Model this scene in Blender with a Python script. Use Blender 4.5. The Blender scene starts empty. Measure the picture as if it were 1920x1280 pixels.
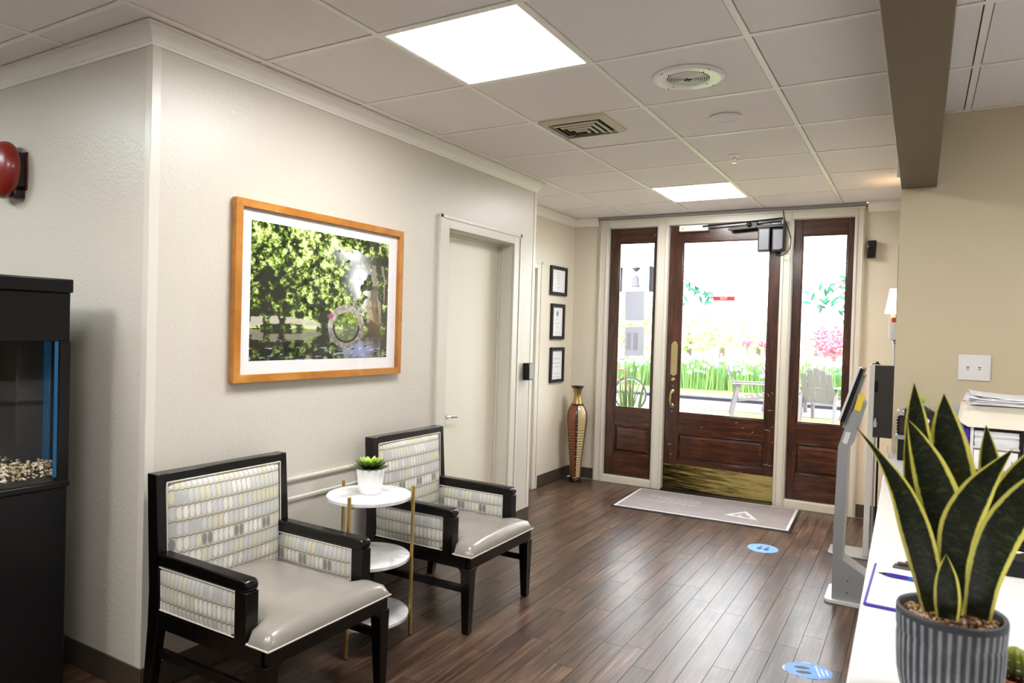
import bpy, bmesh, math, random
import numpy as np
from mathutils import Vector, Matrix, noise
from math import sin, cos, pi, radians as R

scene = bpy.context.scene
col = scene.collection
random.seed(7)

# ------------------------------------------------------------------ camera
F, YAW, PIT, ROL = 1309.96, 0.5282362, -0.0170371, 0.0290476   # focal in px of a 1920 px wide frame
EYE = Vector((0, 0, 1.425))
fw = Vector((-sin(YAW)*cos(PIT), cos(YAW)*cos(PIT), sin(PIT)))
rt = Vector((cos(YAW), sin(YAW), 0)); up = rt.cross(fw)
rt2 = cos(ROL)*rt + sin(ROL)*up; up2 = -sin(ROL)*rt + cos(ROL)*up
cd = bpy.data.cameras.new('camera'); cam = bpy.data.objects.new('camera', cd); col.objects.link(cam)
m3 = Matrix((rt2, up2, -fw)).transposed()
cam.matrix_world = Matrix.Translation(EYE) @ m3.to_4x4()
cd.sensor_width = 36; cd.sensor_fit = 'HORIZONTAL'; cd.lens = F/1920*36; cd.clip_start = 0.02; cd.clip_end = 300
cd.dof.use_dof = True; cd.dof.focus_distance = 3.6; cd.dof.aperture_fstop = 5.6
scene.camera = cam

# ------------------------------------------------------------------ world, exposure, fill lamps of the rooms behind
scene.view_settings.view_transform = 'Standard'; scene.view_settings.look = 'None'
scene.view_settings.gamma = 1; scene.view_settings.use_curve_mapping = False
scene.view_settings.exposure = 0.62
try:
    scene.cycles.use_denoising = True; scene.cycles.max_bounces = 8; scene.cycles.transparent_max_bounces = 12
    scene.cycles.sample_clamp_indirect = 6; scene.cycles.caustics_reflective = False; scene.cycles.caustics_refractive = False
except Exception: pass
w = bpy.data.worlds.new('sky'); scene.world = w; w.use_nodes = True
bgn = w.node_tree.nodes['Background']; bgn.inputs[0].default_value = (0.93, 0.97, 1.0, 1); bgn.inputs[1].default_value = 6.5
PANEL = 25.0        # radiance of the flush ceiling light panels

def ray(px, py):
    return rt2*((px-960)/F) + up2*((640-py)/F) + fw
def at_z(px, py, z):
    r = ray(px, py); return EYE + r*((z-EYE.z)/r.z)
def at_y(px, py, y):
    r = ray(px, py); return EYE + r*(y/r.y)
def at_x(px, py, x):
    r = ray(px, py); return EYE + r*(x/r.x)

# ------------------------------------------------------------------ node helpers
class E:
    """arithmetic on node sockets"""
    nt = None
    def __init__(s, v): s.v = v
    @staticmethod
    def m(op, *a):
        n = E.nt.nodes.new('ShaderNodeMath'); n.operation = op
        for i, x in enumerate(a):
            if isinstance(x, E): E.nt.links.new(x.v, n.inputs[i])
            else: n.inputs[i].default_value = x
        return E(n.outputs[0])
    def __add__(s, o): return E.m('ADD', s, o)
    __radd__ = __add__
    def __sub__(s, o): return E.m('SUBTRACT', s, o)
    def __rsub__(s, o): return E.m('SUBTRACT', o, s)
    def __mul__(s, o): return E.m('MULTIPLY', s, o)
    __rmul__ = __mul__
    def __truediv__(s, o): return E.m('DIVIDE', s, o)
    def floor(s): return E.m('FLOOR', s)
    def frac(s): return E.m('FRACT', s)
    def sin(s): return E.m('SINE', s)
    def abs(s): return E.m('ABSOLUTE', s)
    def lt(s, o): return E.m('LESS_THAN', s, o)
    def gt(s, o): return E.m('GREATER_THAN', s, o)
    def clamp(s): return E.m('MINIMUM', E.m('MAXIMUM', s, 0.0), 1.0)
def vec(x, y, z=0.0):
    n = E.nt.nodes.new('ShaderNodeCombineXYZ')
    for i, c in enumerate((x, y, z)):
        if isinstance(c, E): E.nt.links.new(c.v, n.inputs[i])
        else: n.inputs[i].default_value = c
    return E(n.outputs[0])
def coord(kind='Object', scale=(1, 1, 1)):
    n = E.nt.nodes.new('ShaderNodeTexCoord'); mp = E.nt.nodes.new('ShaderNodeMapping')
    mp.inputs['Scale'].default_value = scale
    E.nt.links.new(n.outputs[kind], mp.inputs[0]); return E(mp.outputs[0])
def wpos(scale=(1, 1, 1)):
    n = E.nt.nodes.new('ShaderNodeNewGeometry'); mp = E.nt.nodes.new('ShaderNodeMapping')
    mp.inputs['Scale'].default_value = scale
    E.nt.links.new(n.outputs['Position'], mp.inputs[0]); return E(mp.outputs[0])
def sep(v):
    n = E.nt.nodes.new('ShaderNodeSeparateXYZ'); E.nt.links.new(v.v, n.inputs[0]); return [E(o) for o in n.outputs]
def noise_n(v, scale=5, detail=3, rough=.5, dist=0):
    n = E.nt.nodes.new('ShaderNodeTexNoise'); n.inputs['Scale'].default_value = scale; n.inputs['Detail'].default_value = detail
    n.inputs['Roughness'].default_value = rough; n.inputs['Distortion'].default_value = dist
    if v: E.nt.links.new(v.v, n.inputs['Vector'])
    return E(n.outputs['Fac'])
def voro(v, scale=5, out='Distance'):
    n = E.nt.nodes.new('ShaderNodeTexVoronoi'); n.inputs['Scale'].default_value = scale
    E.nt.links.new(v.v, n.inputs['Vector']); return E(n.outputs[out])
def white(v):
    n = E.nt.nodes.new('ShaderNodeTexWhiteNoise'); n.noise_dimensions = '3D'; E.nt.links.new(v.v, n.inputs['Vector']); return E(n.outputs['Value'])
def objrand():
    n = E.nt.nodes.new('ShaderNodeObjectInfo'); return E(n.outputs['Random'])
def ramp(f, stops, const=False):
    n = E.nt.nodes.new('ShaderNodeValToRGB'); cr = n.color_ramp
    if const: cr.interpolation = 'CONSTANT'
    while len(cr.elements) < len(stops): cr.elements.new(.5)
    for e, (p, c) in zip(cr.elements, stops): e.position = p; e.color = (*c, 1)
    E.nt.links.new(f.v, n.inputs[0]); return E(n.outputs[0])
def mix(f, a, b, mode='MIX'):
    n = E.nt.nodes.new('ShaderNodeMix'); n.data_type = 'RGBA'; n.blend_type = mode
    def s(i, x):
        if isinstance(x, E): E.nt.links.new(x.v, n.inputs[i])
        elif isinstance(x, (int, float)): n.inputs[i].default_value = x
        else: n.inputs[i].default_value = (*x, 1)
    s(0, f); s(6, a); s(7, b); return E(n.outputs[2])

def srgb(r, g, b):
    f = lambda c: (c/255/12.92) if c/255 <= .04045 else ((c/255+.055)/1.055)**2.4
    return (f(r), f(g), f(b))

def mat(name, color=(.8, .8, .8), rough=.5, metal=0, bump=None, bstr=.1, bdist=.002, emit=None, estr=0, spec=.5, fn=None, coat=0, trans=0, sheen=0):
    m = bpy.data.materials.new(name); m.use_nodes = True; E.nt = m.node_tree
    b = m.node_tree.nodes['Principled BSDF']
    c = fn() if fn else color
    rr = rough() if callable(rough) else rough
    if isinstance(c, E): E.nt.links.new(c.v, b.inputs['Base Color'])
    else: b.inputs['Base Color'].default_value = (*c, 1)
    if isinstance(rr, E): E.nt.links.new(rr.v, b.inputs['Roughness'])
    else: b.inputs['Roughness'].default_value = rr
    b.inputs['Metallic'].default_value = metal; b.inputs['Specular IOR Level'].default_value = spec
    b.inputs['Coat Weight'].default_value = coat; b.inputs['Coat Roughness'].default_value = .12
    b.inputs['Transmission Weight'].default_value = trans; b.inputs['Sheen Weight'].default_value = sheen
    if emit: b.inputs['Emission Color'].default_value = (*emit, 1); b.inputs['Emission Strength'].default_value = estr
    if bump:
        h = bump(); n = E.nt.nodes.new('ShaderNodeBump'); n.inputs['Strength'].default_value = bstr; n.inputs['Distance'].default_value = bdist
        E.nt.links.new(h.v, n.inputs['Height']); E.nt.links.new(n.outputs[0], b.inputs['Normal'])
    return m

def glassmat(name, tint=(1, 1, 1), gloss=.08):
    m = bpy.data.materials.new(name); m.use_nodes = True; nt = m.node_tree; nt.nodes.clear()
    o = nt.nodes.new('ShaderNodeOutputMaterial'); t = nt.nodes.new('ShaderNodeBsdfTransparent'); t.inputs[0].default_value = (*tint, 1)
    g = nt.nodes.new('ShaderNodeBsdfGlossy'); g.inputs['Roughness'].default_value = .02
    E.nt = nt; ge = nt.nodes.new('ShaderNodeNewGeometry'); dp = nt.nodes.new('ShaderNodeVectorMath'); dp.operation = 'DOT_PRODUCT'
    nt.links.new(ge.outputs['Incoming'], dp.inputs[0]); nt.links.new(ge.outputs['Normal'], dp.inputs[1])
    fr = E.m('POWER', 1-E(dp.outputs['Value']).abs(), 5.0)*(1-gloss*.25)+gloss*.25
    mx = nt.nodes.new('ShaderNodeMixShader'); nt.links.new(fr.v, mx.inputs[0])
    nt.links.new(t.outputs[0], mx.inputs[1]); nt.links.new(g.outputs[0], mx.inputs[2]); nt.links.new(mx.outputs[0], o.inputs[0])
    return m

# ------------------------------------------------------------------ mesh builder
class MB:
    def __init__(s): s.v = []; s.f = []; s.uv = {}
    def add(s, vs, fs, uvs=None):
        o = len(s.v); s.v += [tuple(v) for v in vs]
        for i, f in enumerate(fs):
            if uvs: s.uv[len(s.f)] = uvs[i]
            s.f.append([o+k for k in f])
        return s
    def box(s, a, b):
        x0, y0, z0 = [min(a[i], b[i]) for i in range(3)]; x1, y1, z1 = [max(a[i], b[i]) for i in range(3)]
        return s.hexa([(x0,y0,z0),(x1,y0,z0),(x1,y1,z0),(x0,y1,z0)], [(x0,y0,z1),(x1,y0,z1),(x1,y1,z1),(x0,y1,z1)])
    def hexa(s, lo, hi):
        return s.add(list(lo)+list(hi), [(3,2,1,0),(4,5,6,7),(0,1,5,4),(1,2,6,5),(2,3,7,6),(3,0,4,7)])
    def prism(s, pts, d, axis='y'):
        """polygon pts (2D) extruded from d[0] to d[1] along axis"""
        def P(p, t): return {'y': (p[0], t, p[1]), 'x': (t, p[0], p[1]), 'z': (p[0], p[1], t)}[axis]
        n = len(pts); vs = [P(p, d[0]) for p in pts]+[P(p, d[1]) for p in pts]
        return s.add(vs, [tuple(range(n)), tuple(reversed(range(n, 2*n)))]+[(i, (i+1) % n, n+(i+1) % n, n+i) for i in range(n)])
    def lathe(s, prof, c=(0, 0, 0), n=32, rad=None, cap=True, axis='z'):
        vs = []; uvs = []; fs = []
        for j, (r, z) in enumerate(prof):
            for i in range(n):
                a = 2*pi*i/n; rr = r*(rad(a, z) if rad else 1)
                p = (rr*cos(a), rr*sin(a), z)
                if axis == 'y': p = (p[0], p[2], p[1])
                if axis == 'x': p = (p[2], p[0], p[1])
                vs.append((c[0]+p[0], c[1]+p[1], c[2]+p[2]))
        H = len(prof)
        for j in range(H-1):
            for i in range(n):
                k = (i+1) % n; fs.append((j*n+i, j*n+k, (j+1)*n+k, (j+1)*n+i))
                uvs.append([(i/n, j/(H-1)), ((i+1)/n, j/(H-1)), ((i+1)/n, (j+1)/(H-1)), (i/n, (j+1)/(H-1))])
        if cap:
            fs += [tuple(reversed(range(n))), tuple(range((H-1)*n, H*n))]; uvs += [[(0, 0)]*n, [(0, 1)]*n]
        return s.add(vs, fs, uvs)
    def cyl(s, c, r, z0, z1, n=20, axis='z'): return s.lathe([(r, z0), (r, z1)], c, n, axis=axis)
    def tube(s, pts, r, n=8, taper=None):
        pts = [Vector(p) for p in pts]; vs = []; fs = []; prev = None
        for i, p in enumerate(pts):
            t = (pts[min(i+1, len(pts)-1)]-pts[max(i-1, 0)]).normalized()
            a = prev if prev is not None else (Vector((0, 0, 1)) if abs(t.z) < .9 else Vector((1, 0, 0)))
            u = (a - t*a.dot(t)).normalized(); prev = u; v = t.cross(u)
            rr = r*(taper[i] if taper else 1)
            vs += [p+u*rr*cos(2*pi*k/n)+v*rr*sin(2*pi*k/n) for k in range(n)]
        for i in range(len(pts)-1):
            for k in range(n): fs.append((i*n+k, i*n+(k+1) % n, (i+1)*n+(k+1) % n, (i+1)*n+k))
        fs += [tuple(reversed(range(n))), tuple(range((len(pts)-1)*n, len(pts)*n))]
        return s.add(vs, fs)
    def build(s, name, m, parent=None, bevel=0, smooth=True, loc=None, seg=2, angle=35):
        me = bpy.data.meshes.new(name); me.from_pydata(s.v, [], s.f)
        if s.uv:
            ul = me.uv_layers.new(name='UVMap')
            for p in me.polygons:
                u = s.uv.get(p.index)
                if u:
                    for li, c in zip(p.loop_indices, u): ul.data[li].uv = c
        bm = bmesh.new(); bm.from_mesh(me); bmesh.ops.recalc_face_normals(bm, faces=bm.faces); bm.to_mesh(me); bm.free()
        if isinstance(m, (list, tuple)):
            for q in m: me.materials.append(q)
        elif m: me.materials.append(m)
        if smooth:
            me.polygons.foreach_set('use_smooth', [True]*len(me.polygons)); me.set_sharp_from_angle(angle=R(angle))
        o = bpy.data.objects.new(name, me); col.objects.link(o)
        if parent: o.parent = parent
        if loc: o.location = loc
        if bevel:
            b = o.modifiers.new('bevel', 'BEVEL'); b.width = bevel; b.segments = seg; b.limit_method = 'ANGLE'; b.angle_limit = R(40)
        return o
def box_obj(name, a, b, m, parent=None, bevel=0): return MB().box(a, b).build(name, m, parent, bevel)

def tag(o, label=None, cat=None, group=None, kind=None):
    if label: o['label'] = label
    if cat: o['category'] = cat
    if group: o['group'] = group
    if kind: o['kind'] = kind
    return o
def empty(name, loc=(0, 0, 0), rz=0, label=None, cat=None, group=None, kind=None, rot=None):
    o = bpy.data.objects.new(name, None); col.objects.link(o); o.location = loc
    o.rotation_euler = rot or (0, 0, rz); o.empty_display_size = .1
    return tag(o, label, cat, group, kind)
def copy_tree(o, parent=None):
    c = o.copy(); col.objects.link(c)
    if parent: c.parent = parent
    for ch in list(o.children): copy_tree(ch, c)
    return c

def text_obj(name, body, size, m, parent, loc, rot, ext=.0006, align='CENTER'):
    cu = bpy.data.curves.new(name, 'FONT'); cu.body = body; cu.size = size; cu.extrude = ext; cu.align_x = align; cu.align_y = 'CENTER'
    t = bpy.data.objects.new('t', cu); col.objects.link(t)
    dg = bpy.context.evaluated_depsgraph_get(); me = bpy.data.meshes.new_from_object(t.evaluated_get(dg)); bpy.data.objects.remove(t)
    me.materials.clear(); me.materials.append(m); o = bpy.data.objects.new(name, me); col.objects.link(o)
    o.parent = parent; o.location = loc; o.rotation_euler = rot; return o

# ------------------------------------------------------------------ materials
M = {}
def paint(name, c, rough=.33, b=.25):
    return mat(name, c, rough, bump=lambda: noise_n(wpos(), 75, 3, .6)*1.2 + noise_n(wpos(), 11, 2)*.5, bstr=b, bdist=.004)
WALL = srgb(208, 202, 191)
M['wall'] = paint('wall_paint', WALL, .31, .36)
M['wall_flat'] = paint('wall_paint_flat', srgb(220, 212, 196), .42, .12)
M['wall_tan'] = paint('tan_wall_paint', srgb(216, 202, 172), .45, .1)
M['trim'] = mat('trim_paint', srgb(217, 213, 202), .3)
M['crown'] = mat('crown_paint', srgb(248, 246, 241), .3)
M['door_paint'] = mat('door_paint', srgb(232, 228, 212), .42, bump=lambda: noise_n(wpos(), 30, 2), bstr=.05)
M['tile'] = mat('ceiling_tile', fn=lambda: mix((noise_n(wpos(), 160, 3)-.42)*2.2, srgb(240, 236, 236), srgb(247, 244, 245)), rough=.85,
                bump=lambda: noise_n(wpos(), 220, 3), bstr=.25, bdist=.002)
M['grid'] = mat('grid_metal', srgb(250, 249, 244), .35)
M['dark_void'] = mat('plenum', (.02, .02, .02), .9)
M['soffit'] = mat('soffit_paint', srgb(92, 76, 52), .5, bump=lambda: noise_n(wpos(), 40, 2), bstr=.1)
M['basebd'] = mat('rubber_baseboard', srgb(72, 62, 54), .45)
def plankcol():
    v = coord('Object', (1, 1, 1)); r = objrand(); n = vec(0, 0, 0)
    x, y, z = sep(v)
    g = noise_n(vec(x*34 + r*37, y*1.3 + r*11, 0), 1.6, 7, .68, .35)
    g2 = noise_n(vec(x*210 + r*7, y*4, 0), 1, 4, .7)
    cl = noise_n(vec(x*7 + r*5, y*1.6 + r*3, 0), 1.5, 3)
    f = ((g-.5)*1.1 + (g2-.5)*.28 + (r-.5)*.14 + (cl-.5)*.6 + .5).clamp()
    return ramp(f, [(.15, srgb(30, 21, 17)), (.40, srgb(62, 46, 37)), (.60, srgb(92, 70, 56)), (.85, srgb(136, 110, 90))])
M['plank'] = mat('wood_plank', fn=plankcol, rough=lambda: noise_n(wpos((3, 3, 3)), 4, 3)*.10 + .25,
                 bump=lambda: noise_n(wpos((60, 3, 1)), 1.5, 4), bstr=.12, bdist=.001, spec=.42)
def woodfn(dark, mid, light, sc=(9, 9, .8)):
    def f():
        n = noise_n(coord('Object', sc), 3.0, 6, .6, 1.0); k = noise_n(coord('Object', (1.5, 1.5, 1.5)), 3, 2)
        return ramp((n*.75 + k*.4 - .08).clamp(), [(.25, dark), (.5, mid), (.75, light)])
    return f
M['mahog'] = mat('door_wood', fn=woodfn(srgb(20, 11, 8), srgb(60, 30, 19), srgb(98, 54, 36)), rough=.26, coat=.3)
M['mahog_h'] = mat('door_wood_across', fn=woodfn(srgb(22, 11, 8), srgb(66, 33, 19), srgb(112, 62, 36), (.8, 9, 9)), rough=.26, coat=.3)
M['espresso'] = mat('espresso_wood', fn=woodfn(srgb(4, 3, 3), srgb(8, 6, 5), srgb(13, 9, 8)), rough=.24, spec=.35, coat=.1)
M['gold'] = mat('brushed_brass', srgb(196, 168, 104), .3, 1)
M['brass'] = mat('polished_brass', srgb(206, 190, 146), .22, 1)
M['marble'] = mat('white_marble', fn=lambda: mix((E.m('POWER', noise_n(wpos(), 5, 6, .6, 2.2), 5.0)*9).clamp(), srgb(244, 244, 244), srgb(190, 190, 194)), rough=.14)
M['white'] = mat('white_laminate', srgb(226, 225, 223), .25)
M['whiteg'] = mat('white_gloss', srgb(245, 245, 245), .18)
M['black'] = mat('black_plastic', (.006, .006, .0065), .35, spec=.35)
M['blackm'] = mat('matte_black', (.005, .005, .005), .7, spec=.3)
M['chrome'] = mat('chrome', (.8, .8, .82), .15, 1)
M['steel'] = mat('brushed_steel', srgb(176, 178, 182), .35, .75)
M['kgrey'] = mat('kiosk_grey', srgb(168, 170, 174), .4, .35)
M['glass'] = glassmat('clear_glass')
M['paper'] = mat('paper', srgb(246, 246, 250), .8)
M['cream'] = mat('cream_card', srgb(246, 238, 220), .7)
M['oak'] = mat('honey_frame_wood', fn=woodfn(srgb(150, 96, 34), srgb(180, 116, 40), srgb(204, 146, 70), (3, 3, 3)), rough=.35)
M['red'] = mat('red_enamel', srgb(128, 28, 18), .35, coat=.2)
M['purple'] = mat('purple_plastic', srgb(62, 30, 150), .35)
M['blue'] = mat('blue_plastic', srgb(20, 90, 200), .3)
M['leather'] = mat('pearl_leather', fn=lambda: mix(noise_n(coord('Object'), 6, 3), srgb(134, 128, 121), srgb(152, 146, 138)), rough=.24,
                   bump=lambda: noise_n(coord('Object'), 7, 4, .6) + noise_n(coord('Object'), 180, 2)*.12, bstr=.35, bdist=.006, coat=.1)
M['piping'] = mat('pale_piping', srgb(206, 202, 190), .5)
def fabricfn():
    u, v, _ = sep(coord('UV')); P, Q = .0235, .058
    uu = u/P; vv = v/Q; i = uu.floor(); j = vv.floor(); fu = uu.frac()-.5; fv = vv.frac()-.54
    ell = ((fu*fu)/(.43*.43) + (fv*fv)/(.41*.41))
    inside = ((1.0 - ell)*5).clamp()
    pr_ = (i/2.0).floor(); h = white(vec(pr_, j, 3.1)); rowk = white(vec(j, 7.3, 1.0)); fine = white(vec(i, j, 9.0))
    pal = ramp((h*.55 + rowk*.5 + fine*.12 - .06).clamp(), [(0, srgb(186, 190, 194)), (.20, srgb(206, 208, 208)), (.36, srgb(218, 212, 184)), (.50, srgb(206, 208, 214)), (.62, srgb(230, 228, 220)), (.78, srgb(242, 242, 238))], True)
    dk_ = ((j/5.0 + .5).frac().lt(.19)) * ((pr_/3.0).frac().lt(.2))
    pal = mix(dk_, pal, srgb(128, 130, 128))
    base = mix(noise_n(coord('UV'), 14, 2), srgb(176, 174, 162), srgb(200, 198, 186))
    c = mix(inside, base, pal)
    wl = (vv + (uu*6.283).sin()*.032).frac()
    line = ((wl-.5).abs()).gt(.470)
    return mix(.14, mix(line, c, srgb(112, 102, 78)), (.25, .24, .22))
M['fabric'] = mat('oval_pattern_fabric', fn=fabricfn, rough=.6, bump=lambda: noise_n(coord('UV'), 420, 2), bstr=.08, sheen=.1)
# ================================================================== THE SETTING
FL, CE = 0.0, 2.516
T = .6096; GX, GY = -1.7984, 3.2338
XL, YB, YE, YD, XA, YO = -2.495, 1.569, 4.577, 6.24, -2.96, 3.93   # left wall, bell wall, wall end, entry wall, alcove wall, office wall
def struct(name, mb, m, parent=None, bevel=0, **k):
    o = mb.build(name, m, parent, bevel, **k)
    if not parent: o['kind'] = 'structure'
    return o

# floor with its planks
floor = struct('floor', MB().box((-5.2, -3, -.08), (3.2, 6.24, -.0035)), M['plank'])
PW, PL = .0972, .905
def plank_mesh(L):
    c, g = .0007, .00035
    a = PW/2-g; b = L/2-g
    return MB().hexa([(-a,-b,-.0035),(a,-b,-.0035),(a,b,-.0035),(-a,b,-.0035)], [(-a+c,-b+c,0),(a-c,-b+c,0),(a-c,b-c,0),(-a+c,b-c,0)])
full = None
JOINT = {-1: 3.6, 0: 3.43, 1: 3.31, 2: 3.945, 4: 3.63, 5: 3.752, 7: 2.995, 8: 3.59, 9: 3.337}     # where the end joints of a row of planks fall
rp = random.Random(14); prev = .3
for k in range(-4, 30):
    x = -.435 - PW*(k+.5); prev = (prev + rp.uniform(.22, .68)) % 1
    j = JOINT.get(k, prev*PL); y = j + math.ceil((6.235-j)/PL)*PL
    if x < XA+.05: lo_, hi_ = .62, YB
    elif x < XL: lo_, hi_ = .62, 6.235
    elif x > -.12: lo_, hi_ = .8, YO
    else: lo_, hi_ = .9 if x > -1.9 else .75, 6.235
    while y > lo_:
        y0 = y-PL; t = min(y, hi_); L = t-y0
        if x < XL and x > XA+.05 and y0 > YB+.02 and t < YE: y = y0; continue
        if L > .04:
            if abs(L-PL) < .001 and full: o = full.copy(); col.objects.link(o)
            else:
                o = plank_mesh(L).build('floor_plank', M['plank'], floor, smooth=False)
                if abs(L-PL) < .001: full = o
            o.location = (x, (t+y0)/2, 0)
        y = y0
print('PLANKS', len(floor.children))

# ceiling: plenum slab, tiles and grid bars
ceil = struct('ceiling', MB().box((-4.9, -.5, CE+.022), (3.2, YD+.1, CE+.09)), M['dark_void'])
mb = MB(); mb.box((-5.2, -3, CE), (3.2, -.43, CE+.08)); mb.box((-5.2, -.43, CE), (-4.85, YD, CE+.08)); mb.box((1.37, -.43, CE), (3.2, YO+.1, CE+.08))
mb.build('ceiling_far_area', M['tile'], ceil)
tilefull = None
def tile(x0, x1, y0, y1, dz=0, tilt=(0, 0)):
    global tilefull
    g = .0148; a = (x1-x0)/2-g; b = (y1-y0)/2-g
    if a < .01 or b < .01: return
    isfull = abs(x1-x0-T) < 1e-4 and abs(y1-y0-T) < 1e-4
    if isfull and tilefull: o = tilefull.copy(); col.objects.link(o)
    else:
        c = .0015
        o = MB().hexa([(-a+c,-b+c,0),(a-c,-b+c,0),(a-c,b-c,0),(-a+c,b-c,0)], [(-a,-b,.012),(a,-b,.012),(a,b,.012),(-a,b,.012)]).build('ceiling_tile', M['tile'], ceil, smooth=False)
        if isfull: tilefull = o
    o.location = ((x0+x1)/2, (y0+y1)/2, CE+.0015+dz); o.rotation_euler = (tilt[0], tilt[1], 0)
skip = {(0, -2), (0, 3), (-4, -5), (0, -5), (-2, -6)}
for k in range(-5, 3):
    for r in range(-6, 5):
        if (k, r) in skip: continue
        x0, x1 = GX+k*T, min(GX+(k+1)*T, -.108); y0, y1 = GY+r*T, min(GY+(r+1)*T, YD-.005)
        if k <= -3 and r >= -2: continue
        if (k, r) == (0, 0): tile(x0+.012, x1, y0, y1-.012, -.001, (.002, .003))
        elif (k, r) == (2, 3): tile(x0, x1, y0, y1, .003, (-.006, 0))
        else: tile(x0, x1, y0, y1, random.uniform(0, .0012), (random.uniform(-.001, .001), random.uniform(-.001, .001)))
RX, RY = .157, 3.31
for k in range(-1, 2):
    for r in range(-7, 2):
        x0, x1 = max(RX+k*T, .05), RX+(k+1)*T; y0, y1 = RY+r*T, min(RY+(r+1)*T, YO-.003)
        if (k, r) == (1, -3): continue
        tile(x0, x1, y0, y1, .001, (0, .012 if (k, r) == (-1, 0) else 0))
def bar(a, b):
    o = MB().box(a, b).build('grid_bar', M['grid'], ceil, smooth=False)
for k in range(-4, 3): bar((GX+k*T-.012, -.43, CE-.001), (GX+k*T+.012, (YD if k >= -1 else YB+.1) if k > -3 else YB, CE+.010))
for r in range(-6, 5): bar((-4.85 if GY+r*T < 1.6 else XA, GY+r*T-.012, CE-.0005), (-.108, GY+r*T+.012, CE+.009))
for k in range(0, 3): bar((RX+k*T-.012, -.43, CE-.001), (RX+k*T+.012, YO, CE+.010))
for r in range(-5, 2): bar((.05, RY+r*T-.012, CE-.0005), (1.37, RY+r*T+.012, CE+.009))
bar((-.14, -3, CE-.018), (-.108, YO+.3, CE+.0))
bar((-.14, YO+.3, CE-.018), (-.108, YD, CE+.0))

# walls
mb = MB(); H0 = CE
mb.box((XA, YB, 0), (XL, 3.466, H0)); mb.box((XA, 4.252, 0), (XL, YE, H0)); mb.box((XA, 3.466, 2.027), (XL, 4.252, H0)); mb.box((XA, 3.466, 0), (-2.64, 4.252, 2.027))
wall_left = struct('wall_left', mb, M['wall'])
struct('wall_left_front', MB().box((-5.3, YB, 0), (XA, YB+.15, H0)), M['wall'])
mb = MB(); mb.box((XA-.15, YE, 0), (XA, 4.66, H0)); mb.box((XA-.15, 5.47, 0), (XA, YD, H0)); mb.box((XA-.15, 4.66, 1.975), (XA, 5.47, H0)); mb.box((XA-.3, 4.5, 0), (XA-.2, 5.6, H0))
struct('wall_alcove', mb, M['wall_flat'])
mb = MB(); mb.box((XA-.15, YD, 0), (-2.66, YD+.16, H0)); mb.box((-.43, YD, 0), (.3, YD+.16, H0)); mb.box((-2.66, YD, 2.47), (-.43, YD+.16, H0+.1))
struct('wall_back', mb, M['wall_flat'])
struct('wall_office', MB().box((-.104, YO, 0), (3.2, YO+.13, H0)), M['wall_tan'])
struct('wall_side', MB().box((-.104, YO+.13, 0), (.0, YD, H0)), M['wall_flat'])
struct('wall_rear', MB().box((-5.3, -3.1, 0), (3.3, -3, CE)), M['wall_flat'])
struct('wall_far_left', MB().box((-5.3, -3, 0), (-5.2, YB, CE)), M['wall_flat'])
struct('wall_right', MB().box((3.2, -3, 0), (3.3, YO+.13, CE)), M['wall_flat'])
struct('soffit_beam', MB().box((-.104, -3, 2.169), (.045, YO, CE)), M['soffit'], bevel=.003)

# crown moulding: profile swept along a path
def crown(name, path, closed_ends=True, s=1.0):
    prof = [(0, -.072), (.006, -.072), (.009, -.062), (.012, -.060), (.016, -.047), (.024, -.034), (.034, -.024), (.038, -.020), (.040, -.013), (.047, -.011), (.050, 0), (0, 0)]
    vs = []; n = len(prof); P = [Vector((*p, 0)) for p in path]
    for i, p in enumerate(P):
        d0 = (P[i]-P[i-1]).normalized() if i else (P[1]-P[0]).normalized()
        d1 = (P[i+1]-P[i]).normalized() if i < len(P)-1 else d0
        n0 = Vector((d0.y, -d0.x, 0)); n1 = Vector((d1.y, -d1.x, 0)); b = (n0+n1).normalized(); k = 1/max(.2, b.dot(n0))
        vs += [p + b*(a*k*s) + Vector((0, 0, CE-.001+z*s)) for a, z in prof]
    fs = [(i*n+j, i*n+(j+1) % n, (i+1)*n+(j+1) % n, (i+1)*n+j) for i in range(len(P)-1) for j in range(n)] + [tuple(reversed(range(n))), tuple(range((len(P)-1)*n, len(P)*n))]
    return struct(name, MB().add(vs, fs), M['crown'], angle=25)
crown('trim_1', [(-5.2, YB), (XL, YB), (XL, YE), (XA, YE)])
crown('trim_2', [(XA, YE+.06), (XA, YD), (-2.70, YD)])
crown('trim_3', [(-.39, YD), (-.11, YD)])

# baseboards, corner guards, chair rail
BH = .107
def baseb(name, pts):
    mb = MB()
    for (a, b) in pts: mb.box((*a, 0), (*b, BH))
    return struct(name, mb, M['basebd'], bevel=.003)
baseb('baseboard_left_front', [((-5.2, YB-.006), (XL+.006, YB))])
baseb('baseboard_left', [((XL, YB), (XL+.006, 3.371)), ((XL, 4.338), (XL+.006, YE+.006)), ((XA, YE), (XL+.006, YE+.006))])
baseb('baseboard_alcove', [((XA, 5.56), (XA+.006, YD))])
baseb('baseboard_back', [((XA, YD-.006), (-2.69, YD)), ((-.40, YD-.006), (-.11, YD))])
def guard(name, x, y, sx, sy):
    mb = MB(); w = .034; t = .0035
    mb.box((x, y, BH), (x-sx*w, y+sy*t, 2.444)); mb.box((x, y+sy*t, BH), (x+sx*t, y-sy*w, 2.444))
    return struct(name, mb, M['trim'], bevel=.001)
guard('trim_4', XL, YB, 1, -1)
guard('trim_5', XL, YE, 1, 1)
mb = MB()
mb.prism([(0, .603), (.010, .603), (.012, .615), (.006, .622), (.006, .680), (.014, .690), (.018, .700), (.018, .708), (0, .710)], (YB+.036, 3.371), 'y')
mb.v = [(XL+v[0], v[1], v[2]) for v in mb.v]
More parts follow.
